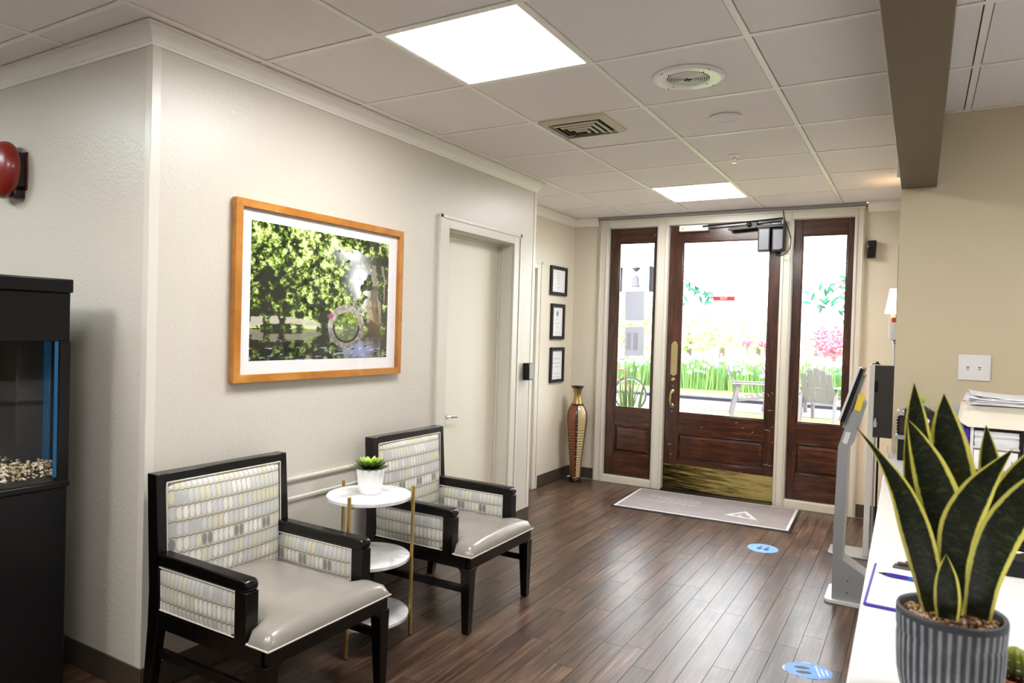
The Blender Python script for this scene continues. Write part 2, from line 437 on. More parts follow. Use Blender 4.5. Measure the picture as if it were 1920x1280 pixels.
struct('trim_6', mb, M['trim'], angle=20)

# interior door in the left wall
def casing(name, x, y0, y1, zt, w=.094, par=None):
    mb = MB()
    for (a, b) in (((y0-w, 0), (y0, zt+w*.8)), ((y1, 0), (y1+w, zt+w*.8)), ((y0, zt), (y1, zt+w*.8))):
        mb.box((x, a[0], a[1]), (x+.014, b[0], b[1]))
    mb.box((x+.014, y0-w, 0), (x+.020, y0-w+.022, zt+w*.8)); mb.box((x+.014, y1+w-.022, 0), (x+.020, y1+w, zt+w*.8)); mb.box((x+.014, y0-w, zt+w*.8-.022), (x+.020, y1+w, zt+w*.8))
    return mb.build(name, M['trim'], par, .002)
door_l = struct('door_2', MB().box((-2.64, 3.472, .008), (-2.602, 4.246, 2.022)), M['door_paint'], bevel=.002)
casing('door_casing', XL, 3.466, 4.252, 2.027, .0955, door_l)
mb = MB(); mb.box((-2.602, 3.466, 0), (XL, 3.472, 2.027)); mb.box((-2.602, 4.246, 0), (XL, 4.252, 2.027)); mb.box((-2.602, 3.472, 2.021), (XL, 4.246, 2.027))
mb.box((-2.600, 4.232, 0), (-2.585, 4.246, 2.02)); mb.box((-2.600, 3.472, 2.005), (-2.585, 4.246, 2.021))
mb.build('door_jamb', M['trim'], door_l, .001)
mb = MB().lathe([(.026, 0), (.026, .006), (.012, .010), (.011, .045)], (-2.602, 3.60, .86), 20, axis='x')
mb.tube([(-2.560, 3.60, .86), (-2.556, 3.62, .861), (-2.556, 3.66, .858), (-2.560, 3.705, .852)], .008, 10)
mb.build('door_handle', M['chrome'], door_l)
# alcove door
door_a = struct('door_3', MB().box((XA-.10, 4.665, .008), (XA-.065, 5.465, 1.97)), M['door_paint'], bevel=.002)
casing('door_casing', XA, 4.66, 5.47, 1.975, .083, door_a)

# ------------------------------------------------------------------ entry wall joinery
FY = YD-.03
fr = MB()
zt = 2.488
posts = [(-2.684, -2.588), (-2.112, -2.008), (-1.034, -.944), (-.480, -.404)]
for a, b in posts: fr.box((a, FY, 0), (b, YD+.11, zt))
for i, (a, b) in enumerate(((-2.588, -2.112), (-2.008, -1.034), (-.944, -.480))):
    fr.box((a, FY, 2.414), (b, YD+.11, zt))
    if i != 1: fr.box((a, FY, 0), (b, YD+.11, .066))
for x in (-2.684+.012, -2.588-.024, -2.112+.012, -2.008-.024, -1.034+.012, -.944-.024, -.480+.010, -.404-.022):
    fr.box((x, FY-.007, .0), (x+.012, FY, zt-.01))
fr.box((-2.684, FY-.012, zt-.016), (-.404, FY, zt))
entry_frame = struct('trim_7', fr, M['trim'], bevel=.003)
struct('trim_8', MB().box((-2.69, YD-.05, zt+.002), (-.40, YD, CE-.002)), mat('shadow_gap_grey', srgb(150, 150, 154), .5))
struct('trim_9', MB().prism([(YD-.05, 0), (YD+.12, 0), (YD+.12, .016), (YD-.02, .016)], (-2.008, -1.034), 'x'), M['black'])

def sash(name, x0, x1, z0, z1, gx0, gx1, gz0, gz1, px, pz, y=YD+.012, th=.044):
    root = empty(name, ((x0+x1)/2, y, 0), kind='structure'); X = lambda v: v-(x0+x1)/2
    def bx(n, a, b, m, bev=.003): return box_obj(n, (X(a[0]), a[1], a[2]), (X(b[0]), b[1], b[2]), m, root, bev)
    bx('stile', (x0, 0, z0), (gx0, th, z1), M['mahog']); bx('stile', (gx1, 0, z0), (x1, th, z1), M['mahog'])
    bx('top_rail', (gx0, .001, gz1), (gx1, th, z1), M['mahog_h'])
    bx('lock_rail', (gx0, .001, pz[1]), (gx1, th, gz0), M['mahog_h'])
    bx('bottom_rail', (gx0, .001, z0), (gx1, th, pz[0]), M['mahog_h'])
    # glazing bead
    mb = MB(); b = .010
    for a, c in (((gx0, gz0), (gx0+b, gz1)), ((gx1-b, gz0), (gx1, gz1)), ((gx0+b, gz0), (gx1-b, gz0+b)), ((gx0+b, gz1-b), (gx1-b, gz1))):
        mb.box((X(a[0]), .006, a[1]), (X(c[0]), .018, c[1]))
    mb.build('glazing_bead', M['mahog'], root, .002)
    # raised panel
    mb = MB(); a, c = px; lo, hi = pz; i = .028
    lo1 = [(X(gx0), .014, lo), (X(gx1), .014, lo), (X(gx1), .014, hi), (X(gx0), .014, hi)]
    mb.box((X(gx0), .016, lo), (X(gx1), .030, hi))
    o4 = [(X(a), .016, lo+.012), (X(c), .016, lo+.012), (X(c), .016, hi-.012), (X(a), .016, hi-.012)]
    i4 = [(X(a+i), .002, lo+.012+i), (X(c-i), .002, lo+.012+i), (X(c-i), .002, hi-.012-i), (X(a+i), .002, hi-.012-i)]
    mb.add(o4+i4, [(0, 1, 5, 4), (1, 2, 6, 5), (2, 3, 7, 6), (3, 0, 4, 7), (4, 5, 6, 7)])
    mb.build('raised_panel', M['mahog_h'], root, .001, angle=20)
    mb = MB(); g = .008
    for aa, cc in (((gx0, lo), (gx0+g, hi)), ((gx1-g, lo), (gx1, hi)), ((gx0, lo), (gx1, lo+g)), ((gx0, hi-g), (gx1, hi))):
        mb.box((X(aa[0]), .0, aa[1]), (X(cc[0]), .016, cc[1]))
    mb.build('panel_bead', M['mahog_h'], root, .002)
    bx('pane', (gx0, .020, gz0), (gx1, .026, gz1), M['glass'], 0)
    return root, X
w1, X1 = sash('window_1', -2.585, -2.115, .069, 2.411, -2.494, -2.146, .718, 2.274, (-2.486, -2.154), (.285, .545))
w2, X2 = sash('window_2', -.941, -.483, .069, 2.411, -.872, -.530, .718, 2.280, (-.864, -.538), (.285, .545))
d1, XD = sash('door_1', -2.004, -1.038, .018, 2.411, -1.880, -1.126, .712, 2.262, (-1.872, -1.134), (.285, .530), th=.046)

# worn brass kick plate, push plate, lock, pull
def kickfn():
    x, y, z = sep(wpos()); s = noise_n(vec(x*1.6, 0, z*42 + x*2.5), 1.5, 5, .65); f = noise_n(vec(x*6, 0, z*90), 1.5, 4)
    edge = ((x + 2.02)*-1.1 + 1.0).clamp()
    return ramp((s*.75 + f*.35 - edge*.22 + .05).clamp(), [(.34, srgb(26, 20, 8)), (.46, srgb(110, 94, 48)), (.58, srgb(196, 178, 112))])
M['kick'] = mat('worn_brass', fn=kickfn, rough=lambda: noise_n(wpos((2, 2, 30)), 3, 4)*.4+.25, metal=.8)
hi = (.235, .190)
kp = MB().hexa([(XD(-2.000), -.003, .022), (XD(-1.042), -.003, .022), (XD(-1.042), 0, .022), (XD(-2.000), 0, .022)],
               [(XD(-2.000), -.003, .250), (XD(-1.042), -.003, .235), (XD(-1.042), 0, .235), (XD(-2.000), 0, .250)])
kp = kp.build('kick_plate', M['kick'], d1)
for x in (-1.86, -1.68, -1.50, -1.31):
    MB().lathe([(.006, 0), (.006, .002), (.003, .004)], (XD(x), -.003, .240), 10, axis='y').build('screw', M['brass'], kp)
for o in [c for c in kp.children]: 
    for v in o.data.vertices: v.co.y = -.003-(v.co.y+.003)
pl = [(-.030, 1.062), (0, 1.045), (.030, 1.062), (.030, 1.33), (.018, 1.352), (0, 1.362), (-.018, 1.352), (-.030, 1.33)]
MB().prism([(XD(-1.930)+x, z) for x, z in pl], (-.003, 0), 'y').build('push_plate', M['brass'], d1, .001)
MB().lathe([(.022, 0), (.021, -.010), (.014, -.018), (.004, -.020)], (XD(-1.932), 0, 1.012), 20, axis='y').build('cylinder_lock', M['brass'], d1)
mb = MB()
for z in (.905, .775): mb.lathe([(.020, 0), (.019, -.006), (.010, -.012), (.008, -.03)], (XD(-1.935), 0, z), 16, axis='y')
mb.tube([(XD(-1.935), -.030, .905), (XD(-1.937), -.052, .885), (XD(-1.938), -.058, .84), (XD(-1.937), -.052, .795), (XD(-1.935), -.030, .775)], .0085, 10)
mb.lathe([(.006, 0), (.006, -.004)], (XD(-1.934), 0, .955), 10, axis='y'); mb.lathe([(.006, 0), (.006, -.004)], (XD(-1.936), 0, .722), 10, axis='y')
mb.build('pull_handle', M['brass'], d1)
# scuffs where trolleys hit the door
M['scuff'] = mat('bare_wood_scuff', srgb(190, 160, 134), .7)
mb = MB()
for (x, z, l, a) in ((-1.10, .93, .035, -1.0), (-1.07, .95, .02, -.7), (-1.085, .80, .05, -.05), (-1.10, .63, .06, -.15), (-1.06, .66, .02, .8), (-1.065, .33, .045, .2), (-1.10, .335, .05, .1), (-1.055, .53, .018, .4), (-1.30, .63, .02, 0), (-1.22, .60, .03, .5), (-1.66, .60, .02, .3), (-1.95, .42, .05, 0), (-1.93, .33, .03, .3), (-1.36, .67, .03, .1)):
    dx, dz = cos(a)*l/2, sin(a)*l/2; nx, nz = -sin(a)*.0022, cos(a)*.0022
    c = [(x-dx, z-dz), (x+nx, z+nz), (x+dx, z+dz), (x-nx, z-nz)]
    mb.prism([(XD(p), q) for p, q in c], (-.0006, .0012), 'y')
mb.build('scuff_mark', M['scuff'], d1, smooth=False)
# ================================================================== ceiling fittings
M['diffuser'] = mat('lit_diffuser', (1, 1, 1), .5, emit=(1.0, .985, .96), estr=PANEL)
M['diffuser_cool'] = mat('lit_cool_diffuser', (1, 1, 1), .5, emit=(.84, .97, 1.0), estr=PANEL*.5)
def light_panel(x0, x1, y0, y1, label):
    t = empty('ceiling_light', ((x0+x1)/2, (y0+y1)/2, CE), label=label, cat='ceiling light', group='flush square ceiling lights')
    a, b = (x1-x0)/2-.013, (y1-y0)/2-.013; f = .008
    MB().box((-a+f, -b+f, .002), (a-f, b-f, .008)).build('diffuser', M['diffuser_cool' if 'side hall' in label else 'diffuser'], t, smooth=False)
    mb = MB()
    for p, q in (((-a, -b), (a, -b+f)), ((-a, b-f), (a, b)), ((-a, -b+f), (-a+f, b-f)), ((a-f, -b+f), (a, b-f))): mb.box((*p, 0), (*q, .014))
    mb.build('light_frame', M['grid'], t, smooth=False)
light_panel(GX, GX+T, GY-2*T, GY-T, 'large glowing square light panel above the chairs, nearest in the ceiling')
light_panel(GX, GX+T, GY+3*T, GY+4*T, 'smaller looking glowing square light panel in the ceiling before the entrance door')
light_panel(GX, GX+T, GY-5*T, GY-4*T, 'added square fill light panel just above the top of the view')  # unseen panel added as fill for the bell wall and chair fronts
light_panel(GX, GX+T, GY-7*T-.6, GY-6*T-.6, 'square ceiling light panel out of sight behind the viewer')
light_panel(GX-4*T, GX-3*T, GY-5*T, GY-4*T, 'square ceiling light panel out of sight over the side hall')
light_panel(GX-2*T, GX-T, GY-6*T, GY-5*T, 'added square fill light panel out of sight left of the viewer, before the aquarium')  # extra panel, added to brighten the lower bell wall
light_panel(GX+2*T, GX+3*T, GY-9*T, GY-8*T, 'added square fill light panel far behind the viewer near the right side')  # added rear panel, evens out the light on the walls
light_panel(RX+T, RX+2*T, RY-3*T, RY-2*T, 'square ceiling light panel out of sight over the reception desk')

spk = empty('ceiling_speaker', (-.887, 2.937, CE), label='large round white ceiling speaker with a perforated centre grille', cat='speaker')
MB().lathe([(.150, 0), (.150, -.004), (.142, -.009), (.125, -.010), (.090, -.008), (.088, -.006)], n=56).build('speaker_rim', M['whiteg'], spk)
M['grille_dark'] = mat('grille_shadow', (.06, .055, .05), .7)
MB().lathe([(.088, -.0065), (.002, -.0065)], n=40).build('speaker_cone', M['grille_dark'], spk)
for i in range(9):
    r = .084-.0088*i
    MB().lathe([(r, -.0068), (r, -.0095), (r-.0040, -.0095), (r-.0040, -.0068)], n=48, cap=False).build('grille_ring', M['grid'], spk)
mb = MB()
for a in (0, pi/2): mb.box((-.016 if a == 0 else -.004, -.004 if a == 0 else -.016, -.013), (.016 if a == 0 else .004, .004 if a == 0 else .016, -.0095))
mb.build('centre_mark', M['black'], spk)
for k in range(4):
    for r, o_ in ((.135, .95), (.100, .95)):
        a = k*pi/2+o_; MB().lathe([(.0035, -.0095), (.0025, -.0115)], (r*cos(a), r*sin(a), 0), 8).build('screw', M['black'], spk)

dk = empty('ceiling_disc', (-.875, 3.556, CE), label='small plain round white cover in the ceiling beyond the speaker', cat='ceiling cover')
MB().lathe([(.079, 0), (.079, -.005), (.072, -.008), (.064, -.005), (.062, -.002)], n=44).build('cover_ring', mat('bright_ring', (.9, .9, .9), .3), dk)
MB().lathe([(.062, -.002), (.03, -.0045), (.002, -.005)], n=36).build('cover_plate', M['tile'], dk)

sp = empty('fire_sprinkler', (-1.005, 4.323, CE), label='tiny chrome sprinkler head hanging from the ceiling', cat='sprinkler')
MB().lathe([(.034, 0), (.032, -.005), (.016, -.008)], n=24).build('escutcheon', M['grid'], sp)
mb = MB().lathe([(.009, -.006), (.009, -.022), (.006, -.026)], n=12)
mb.tube([(.011, 0, -.018), (.014, 0, -.032), (.003, 0, -.045)], .002, 6); mb.tube([(-.011, 0, -.018), (-.014, 0, -.032), (-.003, 0, -.045)], .002, 6)
mb.build('sprinkler_frame', M['chrome'], sp)
MB().lathe([(.003, -.044), (.015, -.046), (.014, -.048), (.002, -.049)], n=16).build('deflector', M['chrome'], sp)

M['vent'] = mat('vent_paint', srgb(206, 198, 178), .45)
vt = empty('air_vent', (-1.580, 3.392, CE), label='square metal air diffuser with nested louvres in the ceiling', cat='air vent')
box_obj('vent_cavity', (-.150, -.135, -.0015), (.150, .135, .0005), M['blackm'], vt)
def sqring(a, b, z0, a2, b2, z1, th=.003):
    o = [(-a, -b, z0), (a, -b, z0), (a, b, z0), (-a, b, z0)]; i = [(-a2, -b2, z1), (a2, -b2, z1), (a2, b2, z1), (-a2, b2, z1)]
    u = [(p[0], p[1], p[2]+th) for p in o]; v = [(p[0], p[1], p[2]+th) for p in i]; f = []
    for k in range(4):
        n = (k+1) % 4; f += [(k, n, 4+n, 4+k), (8+k, 12+k, 12+n, 8+n), (k, 8+k, 8+n, n), (4+k, 4+n, 12+n, 12+k)]
    return MB().add(o+i+u+v, f)
sqring(.183, .165, -.006, .150, .134, -.020, .004).build('vent_frame', M['vent'], vt, smooth=False)
for k in range(4):
    a = .126-.030*k; b = .111-.027*k; sqring(a, b, -.019-.004*k, a-.009, b-.009, -.026-.004*k, .0015).build('louvre', M['vent'], vt, smooth=False)
sn = empty('contact_sensor', (-.112, 3.83, 2.245), label='tiny white sensor box on the edge of the dropped beam', cat='sensor')
box_obj('sensor_body', (-.012, -.012, -.035), (.006, .012, .035), M['grid'], sn, .003); box_obj('sensor_back', (.004, -.014, -.037), (.008, .014, .037), M['black'], sn)

# ================================================================== armchairs
def pillow(mb, o, U, V, N, w, h, bulge, th, nu=14, nv=10, u0=0, v0=0):
    """domed upholstered slab; o = lower-left corner on the frame plane, N outwards; UV in metres"""
    o, U, V, N = Vector(o), Vector(U).normalized(), Vector(V).normalized(), Vector(N).normalized()
    vs = []
    for j in range(nv+1):
        for i in range(nu+1):
            s, t = i/nu, j/nv; e = (max(0, 1-abs(2*s-1)**6)*max(0, 1-abs(2*t-1)**6))**.5
            d = (max(0, 1-abs(2*s-1)**2.2)*max(0, 1-abs(2*t-1)**2.2))
            vs.append(o+U*w*s+V*h*t+N*(th*e+bulge*d))
    fs = []; uv = []
    for j in range(nv):
        for i in range(nu):
            fs.append((j*(nu+1)+i, j*(nu+1)+i+1, (j+1)*(nu+1)+i+1, (j+1)*(nu+1)+i))
            uv.append([(u0+w*a/nu, v0+h*b/nv) for a, b in ((i, j), (i+1, j), (i+1, j+1), (i, j+1))])
    k = len(vs); vs += [o, o+U*w, o+U*w+V*h, o+V*h]; fs.append((k, k+3, k+2, k+1)); uv.append([(0, 0)]*4)
    return mb.add(vs, fs, uv)
def rim(mb, o, U, V, N, w, h, r=.0028, off=.003):
    o, U, V, N = Vector(o), Vector(U).normalized(), Vector(V).normalized(), Vector(N).normalized()
    c = [o+N*off, o+U*w+N*off, o+U*w+V*h+N*off, o+V*h+N*off]
    for i in range(4): mb.tube([c[i], c[(i+1) % 4]], r, 6)
    return mb
CW, CA, ZA, ZR, ZB = .605, .106, .571, .361, .859
hw = CW/2
def make_chair(label):
    t = empty('armchair', (-1.777, 1.844, 0), label=label, cat='armchair', group='dark armchairs along the left wall')
    for s in (-1, 1):
        # front leg, tapering, with a curved knee into the apron
        y0, y1 = s*hw, s*(hw-.052)
        lg = MB().hexa([(-.042, y0-s*.004, 0), (-.008, y0-s*.004, 0), (-.008, y0-s*.038, 0), (-.042, y0-s*.038, 0)],
                       [(-.056, y0, .305), (-.002, y0, .305), (-.002, y1, .305), (-.056, y1, .305)])
        pts = [(y1, .308)]+[(y1-s*.040*(1-cos(a)) , .268+.040*sin(a)*0+.040*(1-cos(a))*0+.040*(sin(a))) for a in (0, .4, .8, 1.2, pi/2)][0:0]
        arc = [(y1-s*.042*(1-cos(a)), .262+.044*sin(a)) for a in [k*pi/10 for k in range(6)]]
        lg.prism([(y1+s*.004, .306), (y1+s*.004, .262)]+arc, (-.040, -.006), 'x')
        arc2 = [(-.054-.042*(1-cos(a)), .262+.044*sin(a)) for a in [k*pi/10 for k in range(6)]]
        lg.prism([(-.050, .306), (-.050, .262)]+arc2, (min(y0-s*.006, y1+s*.006), max(y0-s*.006, y1+s*.006)), 'y')
        o = lg.build('leg', M['espresso'], t, .0015)
        MB().cyl((-.025, y0-s*.021, 0), .009, 0, .004, 12).build('glide', M['black'], o)
        o.data.transform(Matrix.Translation((0, 0, .003)))
        # rear leg and back post in one swept piece
        pts = [(-.668, .002), (-.632, .002), (-.578, .30), (-.572, .42), (-.583, .58), (-.603, .859), (-.658, .859), (-.646, .62), (-.636, .44), (-.640, .30)]
        MB().prism(pts, (min(y0, y0-s*.036), max(y0, y0-s*.036)), 'y').build('leg', M['espresso'], t, .003)
        # arm rail with rounded nose and its front post
        a = [(-.60, ZA-.042), (-CA-.010, ZA-.042), (-CA-.001, ZA-.036), (-CA+.002, ZA-.02), (-CA-.002, ZA-.006), (-CA-.014, ZA), (-.60, ZA+.004)]
        MB().prism(a, (min(y0, y1), max(y0, y1)), 'y').build('arm_rail', M['espresso'], t, .007, seg=3)
        MB().box((-CA-.056, min(y0, y1), ZR-.003), (-CA, max(y0, y1), ZA-.040)).build('arm_post', M['espresso'], t, .002)
        # side rails and stretcher
        MB().box((-.60, min(y0-s*.002, y0-s*.045), .304), (-.03, max(y0-s*.002, y0-s*.045), ZR)).build('side_rail', M['espresso'], t, .002)
        MB().box((-.615, min(y0-s*.010, y0-s*.030), .190), (-.04, max(y0-s*.010, y0-s*.030), .222)).build('stretcher', M['espresso'], t, .002)
        # upholstered side panels, outside and inside
        x0, x1, z0, z1 = -.585, -CA-.058, ZR+.010, ZA-.046
        L = x1-x0; Hh = z1-z0
        core = MB().box((x0-.01, min(y0-s*.010, y0-s*.046), z0-.008), (x1+.006, max(y0-s*.010, y0-s*.046), z1+.006))
        c = core.build('side_panel', M['espresso'], t, smooth=False)
        pm = MB(); pillow(pm, (x0, y0-s*.008, z0), (1, 0, 0), (0, 0, 1), (0, s, 0), L, Hh, .006, .005, u0=.3, v0=.02)
        pillow(pm, (x0, y0-s*.048, z0), (1, 0, 0), (0, 0, 1), (0, -s, 0), L, Hh, .008, .006, u0=.71, v0=.135)
        pm.build('side_fabric', M['fabric'], c)
        q = MB(); rim(q, (x0, y0-s*.008, z0), (1, 0, 0), (0, 0, 1), (0, s, 0), L, Hh); rim(q, (x0, y0-s*.048, z0), (1, 0, 0), (0, 0, 1), (0, -s, 0), L, Hh)
        q.build('side_piping', M['piping'], c)
    MB().box((-.034, -hw+.01, .306), (-.004, hw-.01, ZR)).build('front_rail', M['espresso'], t, .002)
    MB().box((-.620, -hw+.03, .306), (-.585, hw-.03, ZR)).build('back_rail', M['espresso'], t, .002)
    MB().prism([(-.603, .859), (-.658, .859), (-.655, .826), (-.600, .826)], (-hw+.03, hw-.03), 'y').build('top_rail', M['espresso'], t, .003)
    MB().prism([(-.595, .385), (-.618, .385), (-.636, .83), (-.612, .83)], (-hw+.034, hw-.034), 'y').build('back_board', M['espresso'], t)
    # back cushion, slightly leaning
    V = Vector((-.603+.585, 0, .824-.385)); W2 = CW-.078
    bm_ = MB(); pillow(bm_, (-.588, -hw+.039, .385), (0, 1, 0), V, (1, 0, .06), W2, V.length, .020, .024, 20, 18, u0=.02, v0=.0)
    bc = bm_.build('backrest', M['fabric'], t)
    rim(MB(), (-.588, -hw+.039, .385), (0, 1, 0), V, (1, 0, .06), W2, V.length, .003, .008).build('back_piping', M['piping'], bc)
    # T-shaped leather seat
    nx, ny = 30, 24; vs = []; fs = []
    def half(x):
        k = min(1, max(0, (x+.112)/.012)); return .2480 + (.3005-.2480)*k
    xs = [-.578+.578*(i/nx) for i in range(nx+1)]; xs[-1] = .002
    for x in xs:
        f = min(1, (x-.004)/-.05); fe = max(0, 1-(1-max(0, min(1, (.004-x)/.030)))**3) if x > -.03 else 1
        for j in range(ny+1):
            v = -1+2*j/ny; v = math.copysign(abs(v)**.75, v); y = v*half(x)
            e = max(0, 1-abs(v)**14)**.5; dome = (1-abs(v)**2.5)*min(1, max(0, (.004-x)/.16))**.7
            z = ZR+.004+.044*min(1, (.35+.65*e)*(0.30+.70*fe) if (abs(v) < .999) else .02)+.036*dome
            vs.append((x, y, z))
    n1 = ny+1
    for i in range(nx):
        for j in range(ny): fs.append((i*n1+j, (i+1)*n1+j, (i+1)*n1+j+1, i*n1+j+1))
    b0 = len(vs)
    rimi = [i*n1 for i in range(nx+1)]+[nx*n1+j for j in range(1, ny+1)]+[i*n1+ny for i in range(nx-1, -1, -1)]+[j for j in range(ny-1, 0, -1)]
    for k in rimi: vs.append((vs[k][0], vs[k][1], ZR-.001))
    m_ = len(rimi)
    for k in range(m_): fs.append((rimi[k], rimi[(k+1) % m_], b0+(k+1) % m_, b0+k))
    fs.append(tuple(b0+k for k in range(m_)))
    st = MB().add(vs, fs).build('seat', M['leather'], t, angle=60)
    o = .002; zz = ZR+.0035
    loop = [(-CA, hw-.054, zz), (-CA+.003, hw-.002, zz), (o+.002, hw-.001, zz), (o+.002, -hw+.001, zz), (-CA+.003, -hw+.002, zz), (-CA, -hw+.054, zz)]
    q = MB()
    for a, b in zip(loop, loop[1:]): q.tube([a, b], .003, 6)
    q.build('seat_piping', M['piping'], st)
    return t
chair = make_chair('dark framed armchair with oval patterned back and grey leather seat, nearest the wall corner')
c2 = copy_tree(chair); c2.location = (-1.758, 2.991, 0); c2.rotation_euler.z = .006
c2['label'] = 'dark framed armchair with oval patterned back and grey leather seat, beside the white interior door'

# ================================================================== side table
tb = empty('side_table', (-2.127, 2.404, 0), label='three tier round side table with white marble shelves and thin brass poles', cat='side table')
TR = .190
pole = [Vector((-2.067, 2.213, 0)), Vector((-1.992, 2.552, 0)), Vector((-2.323, 2.447, 0))]; tc = Vector((-2.127, 2.404, 0))
for i, p in enumerate(pole):
    q = p-tc
    MB().lathe([(.0085, .004), (.0085, .690), (.0070, .693), (.002, .694)], q, 14).build('pole', M['gold'], tb)
    MB().cyl(q, .0095, 0, .005, 12).build('glide', M['black'], tb)
for z in (.665, .388, .130):
    tp = MB().lathe([(TR-.004, z-.018), (TR-.001, z-.016), (TR-.001, z-.003), (TR-.004, z)], n=64).build('tabletop' if z > .6 else 'shelf', M['marble'], tb)
    mb = MB()
    for i in range(3):
        a = (pole[i]-tc); b = (pole[(i+1) % 3]-tc); mb.tube([(a.x, a.y, z-.023), (b.x, b.y, z-.023)], .0045, 6)
    mb.build('brace_ring', M['gold'], tb)

def fleshleaf(mb, o, d, upv, L, W, TH, curl=.0, n=7):
    d = Vector(d).normalized(); upv = Vector(upv); sd = d.cross(upv).normalized(); u = sd.cross(d).normalized(); vs = []; fs = []; K = 8
    for i in range(n+1):
        s = i/n; w_ = W*(sin(pi*min(1, s**.8*.93+.05))**.8)*(1-.15*s)+.0004; th = TH*(1-s*.7)*(.4+.6*sin(pi*min(1, s+.15)))+.0003
        if i == n: w_ = .0004; th = .0004
        c = Vector(o)+d*L*s+u*(curl*s*s*L)
        for k in range(K):
            a = 2*pi*k/K; vs.append(c+sd*w_*cos(a)+u*(th*sin(a)+w_*.25*cos(a)**2))
    for i in range(n):
        for k in range(K): fs.append((i*K+k, i*K+(k+1) % K, (i+1)*K+(k+1) % K, (i+1)*K+k))
    fs += [tuple(reversed(range(K))), tuple(range(n*K, n*K+K))]
    uvs = [[(0, 0)]*len(f) for f in fs]
    for i in range(n):
        for k in range(K): uvs[i*K+k] = [(k/K, i/n), ((k+1)/K, i/n), ((k+1)/K, (i+1)/n), (k/K, (i+1)/n)]
    return mb.add(vs, fs, uvs)
M['succ'] = mat('succulent_leaf', fn=lambda: ramp(sep(coord('UV'))[1]*.8+noise_n(coord('Object'), 30, 2)*.2, [(.1, srgb(70, 110, 30)), (.55, srgb(120, 165, 50)), (.95, srgb(170, 190, 90))]), rough=.35)
M['succd'] = mat('succulent_outer_leaf', fn=lambda: ramp(sep(coord('UV'))[1]*.8+noise_n(coord('Object'), 30, 2)*.2, [(.1, srgb(20, 30, 14)), (.6, srgb(44, 66, 26)), (.95, srgb(100, 120, 60))]), rough=.35)
M['succl'] = mat('succulent_heart_leaf', fn=lambda: ramp(sep(coord('UV'))[1], [(0, srgb(130, 180, 40)), (1, srgb(190, 225, 90))]), rough=.3)
sc_ = empty('potted_succulent', (-2.135, 2.418, .665), label='green rosette succulent in a white swirled ceramic pot on the side table', cat='plant')
MB().lathe([(.044, 0), (.049, .003), (.053, .03), (.062, .095), (.064, .112), (.062, .114), (.058, .108), (.050, .10)], n=96,
           rad=lambda a, z: 1+.018*sin(16*a+z*95+1.1*sin(3*a))*(1 if z < .106 else .1)).build('pot', M['whiteg'], sc_, angle=80)
M['soil'] = mat('dark_soil', (.02, .014, .01), .95)
MB().lathe([(.052, .098), (.03, .104), (.002, .106)], n=24).build('soil', M['soil'], sc_)
for ring, (n, L, el, W, m, h) in enumerate(((13, .086, .12, .017, 'succd', .104), (12, .078, .38, .017, 'succd', .108), (10, .070, .62, .017, 'succ', .110), (8, .058, .95, .015, 'succl', .112), (5, .042, 1.25, .011, 'succl', .114))):
    for k in range(n):
        a = 2*pi*k/n+ring*.37; d = (cos(a)*cos(el), sin(a)*cos(el), sin(el))
        fleshleaf(MB(), (cos(a)*.008, sin(a)*.008, h), d, (0, 0, 1), L*random.uniform(.92, 1.05), W, .005, .12).build('leaf', M[m], sc_, angle=80)

# ================================================================== framed photograph
pic = empty('framed_photograph', (XL, 2.469, 1.555), label='large landscape print of trees and a stone bridge in a honey wood frame', cat='picture')
PY0, PY1, PZ0, PZ1 = -.5435, .5435, -.389, .389
mb = MB(); fwid = .034
def mitre(y0, z0, y1, z1, w_, x0, x1):
    m = MB(); o = [(y0, z0), (y1, z0), (y1, z1), (y0, z1)]; i = [(y0+w_, z0+w_), (y1-w_, z0+w_), (y1-w_, z1-w_), (y0+w_, z1-w_)]; parts = []
    for k in range(4):
        n = (k+1) % 4; parts.append(MB().prism([o[k], o[n], i[n], i[k]], (x0, x1), 'x'))
    return parts
for p in mitre(PY0, PZ0, PY1, PZ1, fwid, .004, .034): p.build('frame_bar', M['oak'], pic, .0015)
box_obj('backing', (.002, PY0+.01, PZ0+.01), (.010, PY1-.01, PZ1-.01), M['black'], pic)
box_obj('mat_board', (.010, PY0+fwid-.002, PZ0+fwid-.002), (.0135, PY1-fwid+.002, PZ1-fwid+.002), mat('mat_board', srgb(244, 244, 248), .6), pic)
